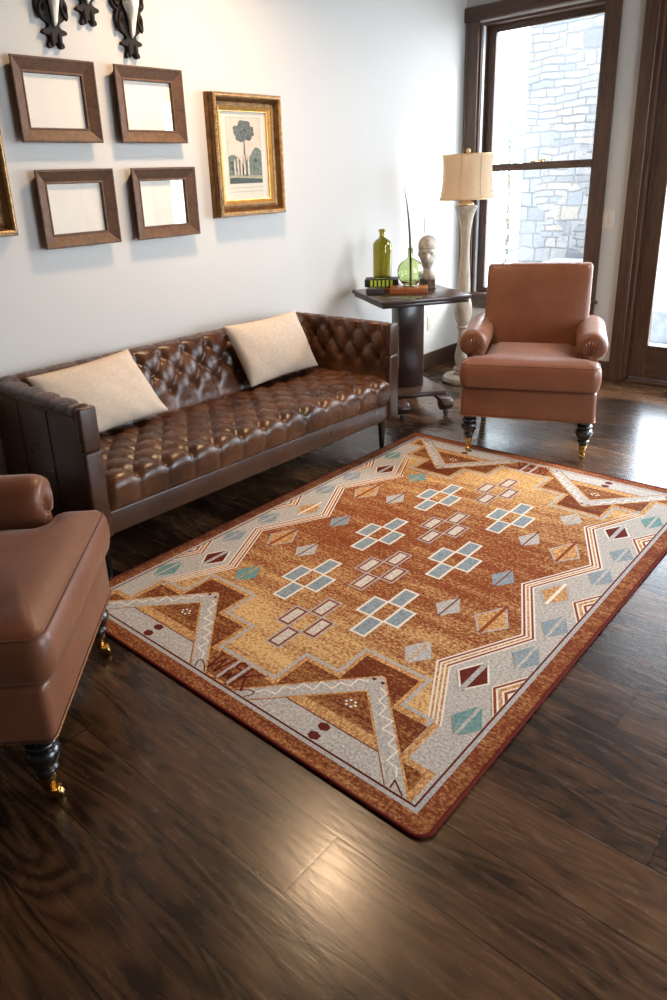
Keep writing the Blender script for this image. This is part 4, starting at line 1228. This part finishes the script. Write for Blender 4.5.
# ------------------------------------------------------------------ skull trophies above the frames
def trophy(label, yc, zb, variant):
    o = empty('skull_trophy', label, 'trophy', (0, yc, zb), 0, 'skull trophies above the frames')
    half = [(0, .020), (.008, .016), (.014, 0), (.034, -.004), (.040, .010), (.026, .026), (.024, .042), (.040, .050), (.058, .052), (.056, .066), (.032, .072), (.022, .084), (.030, .094), (.050, .106), (.070, .128), (.076, .155), (.072, .176), (.062, .190), (.076, .198), (.090, .215), (.088, .240), (.076, .252), (.084, .268), (.088, .300), (.070, .330), (.040, .345), (.020, .362)]
    pts = densify(half, .006, 2)
    full = pts + [(-y, z) for y, z in pts[::-1]]
    clean = []
    for p in full:
        if not clean or math.hypot(p[0] - clean[-1][0], p[1] - clean[-1][1]) > .002: clean.append(p)
    if math.hypot(clean[0][0] - clean[-1][0], clean[0][1] - clean[-1][1]) < .002: clean.pop()
    b = new(); prism(b, clean, .001, .024, 'yz')
    # carved relief: leaf lobes either side
    for s in (1, -1):
        for (cy_, cz_, ry, rz_, rot) in ((.052, .150, .016, .046, .25), (.066, .232, .018, .030, -.2), (.064, .292, .016, .036, .1)):
            vs = grid_surface(b, lambda u, v: (.022 + .012 * math.sin(PI * v), s * (cy_ + (ry * math.cos(2 * PI * u) * math.cos(rot) - rz_ * math.sin(2 * PI * u) * math.sin(rot)) * math.cos(PI / 2 * v)), cz_ + (ry * math.cos(2 * PI * u) * math.sin(rot) + rz_ * math.sin(2 * PI * u) * math.cos(rot)) * math.cos(PI / 2 * v)), 16, 6, True)
        vs = grid_surface(b, lambda u, v: (.022 + .010 * math.sin(PI / 2 * v), s * (.018 + .012 * math.cos(2 * PI * u) * math.cos(PI / 2 * v)), .03 + .030 * math.sin(2 * PI * u) * math.cos(PI / 2 * v)), 12, 5, True)
    bmesh.ops.recalc_face_normals(b, faces=b.faces)
    mesh_obj('carved_board', b, 'carved', o, True, angle=35)
    # skull: long muzzle down, brain case up, eye sockets
    ring = [(.082, .004, .008, .030), (.094, .009, .014, .034), (.125, .013, .020, .038), (.150, .017, .024, .042), (.175, .022, .028, .046), (.198, .033, .032, .048), (.216, .041, .036, .048), (.236, .038, .040, .048), (.258, .031, .040, .046), (.282, .030, .036, .042), (.300, .020, .024, .038), (.308, .004, .006, .034)]
    seg = 24; bm = new(); R_ = []
    for (z, ry, rx, xo) in ring:
        row = []
        for k in range(seg):
            a = 2 * PI * k / seg
            y, x = ry * math.cos(a), xo + rx * math.sin(a)
            if .19 < z < .235 and .0 < math.sin(a) < .75 and abs(math.cos(a)) > .6: x -= .012; y *= .82
            if z < .16 and math.sin(a) > .8: x -= .004
            row.append(bm.verts.new((max(.024, x), y, z)))
        R_.append(row)
    for a, c in zip(R_, R_[1:]):
        for k in range(seg): bm.faces.new((a[k], a[(k + 1) % seg], c[(k + 1) % seg], c[k]))
    bm.faces.new(R_[0]); bm.faces.new(R_[-1]); bmesh.ops.recalc_face_normals(bm, faces=bm.faces)
    sk = mesh_obj('skull', bm, 'bone', o, True)
    for s in (1, -1):
        bm = new(); pts = [(.052, s * .020, .275), (.062, s * .026, .30), (.075, s * .036, .36), (.085, s * .042, .43), (.080, s * .040, .50)]
        tube(bm, pts, [.018, .012, .010, .008, .002], 10)
        tube(bm, [(.083, s * .042, .42), (.10, s * .040, .45), (.115, s * .036, .475)], [.007, .006, .0015], 8)
        lathe(bm, smooth_prof([(.004, -.006), (.017, -.004), (.020, .002), (.014, .008), (.004, .010)], 2), 12, .054, s * .021, .284)
        mesh_obj('antler', bm, 'horn', o, True)
    bm = new()
    for k in range(26):
        a = random.uniform(0, PI); z = random.uniform(.232 if variant == 2 else .262, .300)
        c = Vector((.036 + .040 * math.sin(a), .034 * math.cos(a), z))
        tube(bm, [c, c + Vector((.012, random.uniform(-.01, .01), random.uniform(-.02, .01)))], [.006, .002], 6)
    mesh_obj('hair_tuft', bm, 'horn', o, True)
trophy('skull trophy on a carved dark board above the upper left frame', 1.868, 2.074, 0)
trophy('skull trophy on a carved dark board, middle one and mounted highest', 2.045, 2.180, 1)
trophy('skull trophy with brown burr above the frame nearest the tree print', 2.262, 2.066, 2)

# ------------------------------------------------------------------ wall plates
def plate_yz(name, label, cat, yc, zc, kind):
    o = empty(name, label, cat, (0, yc, zc - .0575), 0)
    b = new(); box(b, 0, .006, -.035, .035, 0, .115, .003); mesh_obj('cover_plate', b, 'plate', o, True, angle=40)
    b = new()
    for dz in (.036, .079): lathe(b, [(.015, .004), (.015, .0085), (.012, .009)], 20, 0, 0, dz, 'x')
    mesh_obj('receptacle', b, 'plate', o, True, angle=40)
    b = new()
    for dz in (.036, .079):
        for dy in (-.006, .006): box(b, .0086, .0096, dy - .001, dy + .001, dz - .002, dz + .007)
    mesh_obj('socket_slot', b, 'plate_dk', o)
plate_yz('wall_outlet', 'ivory wall outlet above the side table behind the bust', 'outlet', 4.822, 1.135, 0)
plate_yz('wall_outlet', 'ivory wall outlet low on the wall below the side table', 'outlet', 4.880, .376, 0)
o = empty('light_switch', 'ivory double light switch between window and glass door', 'switch', (1.172, YF, 1.078), 0)
b = new(); box(b, -.045, .045, -.006, 0, 0, .120, .003); mesh_obj('cover_plate', b, 'plate', o, True, angle=40)
for dx in (-.021, .021): boxo('rocker', 'plate', dx - .014, dx + .014, -.010, -.004, .030, .090, .002, parent=o)

# ------------------------------------------------------------------ light
world = bpy.data.worlds.new('World'); sc.world = world; world.use_nodes = True
bg = world.node_tree.nodes['Background']
bg.inputs[0].default_value = (.79, .895, 1.0, 1); bg.inputs[1].default_value = 20.0
def portal(loc, rot, sx, sy):
    l = bpy.data.lights.new('daylight_portal', 'AREA'); l.shape = 'RECTANGLE'; l.size = sx; l.size_y = sy
    l.cycles.is_portal = True
    o = bpy.data.objects.new('daylight_portal', l); o.location = loc; o.rotation_euler = rot; link(o)
portal((.577, YF + .16, 1.53), (-PI / 2, 0, 0), .95, 2.0)
portal(((DX0 + DX1) / 2, YF + .16, 1.26), (-PI / 2, 0, 0), 2.65, 2.5)
portal((XR + .15, 3.1, 1.4), (0, PI / 2, 0), 1.8, 2.2)
sl = bpy.data.lights.new('hazy_sun', 'SUN'); sl.energy = 9; sl.angle = math.radians(16); sl.color = (1, .97, .92)
so = bpy.data.objects.new('hazy_sun', sl); so.rotation_euler = Vector((-1, -1, -.95)).to_track_quat('-Z', 'Y').to_euler(); link(so)
def downlight(x, y, e, r=.11):
    l = bpy.data.lights.new('ceiling_downlight', 'AREA'); l.shape = 'DISK'; l.size = r * 2; l.energy = e
    l.color = (1, .68, .41); l.spread = math.radians(150)
    o = bpy.data.objects.new('ceiling_downlight', l); o.location = (x, y, HC - .02); link(o)
downlight(.76, 2.58, 42)
downlight(3.2, 2.42, 12)

# ------------------------------------------------------------------ camera
cam = bpy.data.cameras.new('Camera'); co = bpy.data.objects.new('Camera', cam); link(co); sc.camera = co
R3 = Matrix(((.7379315599, -.1963563993, .6456788500), (.6733536028, .2784356782, -.6848857560), (-.0452983276, .9401689941, .3376837633)))
co.matrix_world = Matrix.Translation((3.104018, 0, 1.48)) @ R3.to_4x4()
cam.sensor_fit = 'VERTICAL'; cam.sensor_height = 36; cam.sensor_width = 24; cam.lens = 711.978 * 36 / 1000
cam.shift_x = (333.5 - 299.351) / 1000; cam.shift_y = -(500 - 438.454) / 1000
cam.clip_start = .02; cam.clip_end = 200

sc.cycles.use_denoising = True
sc.cycles.max_bounces = 10; sc.cycles.transparent_max_bounces = 16
sc.cycles.sample_clamp_indirect = 12
vs_ = sc.view_settings; vs_.view_transform = 'Standard'; vs_.look = 'None'; vs_.gamma = 1; vs_.use_curve_mapping = False
vs_.exposure = -.32
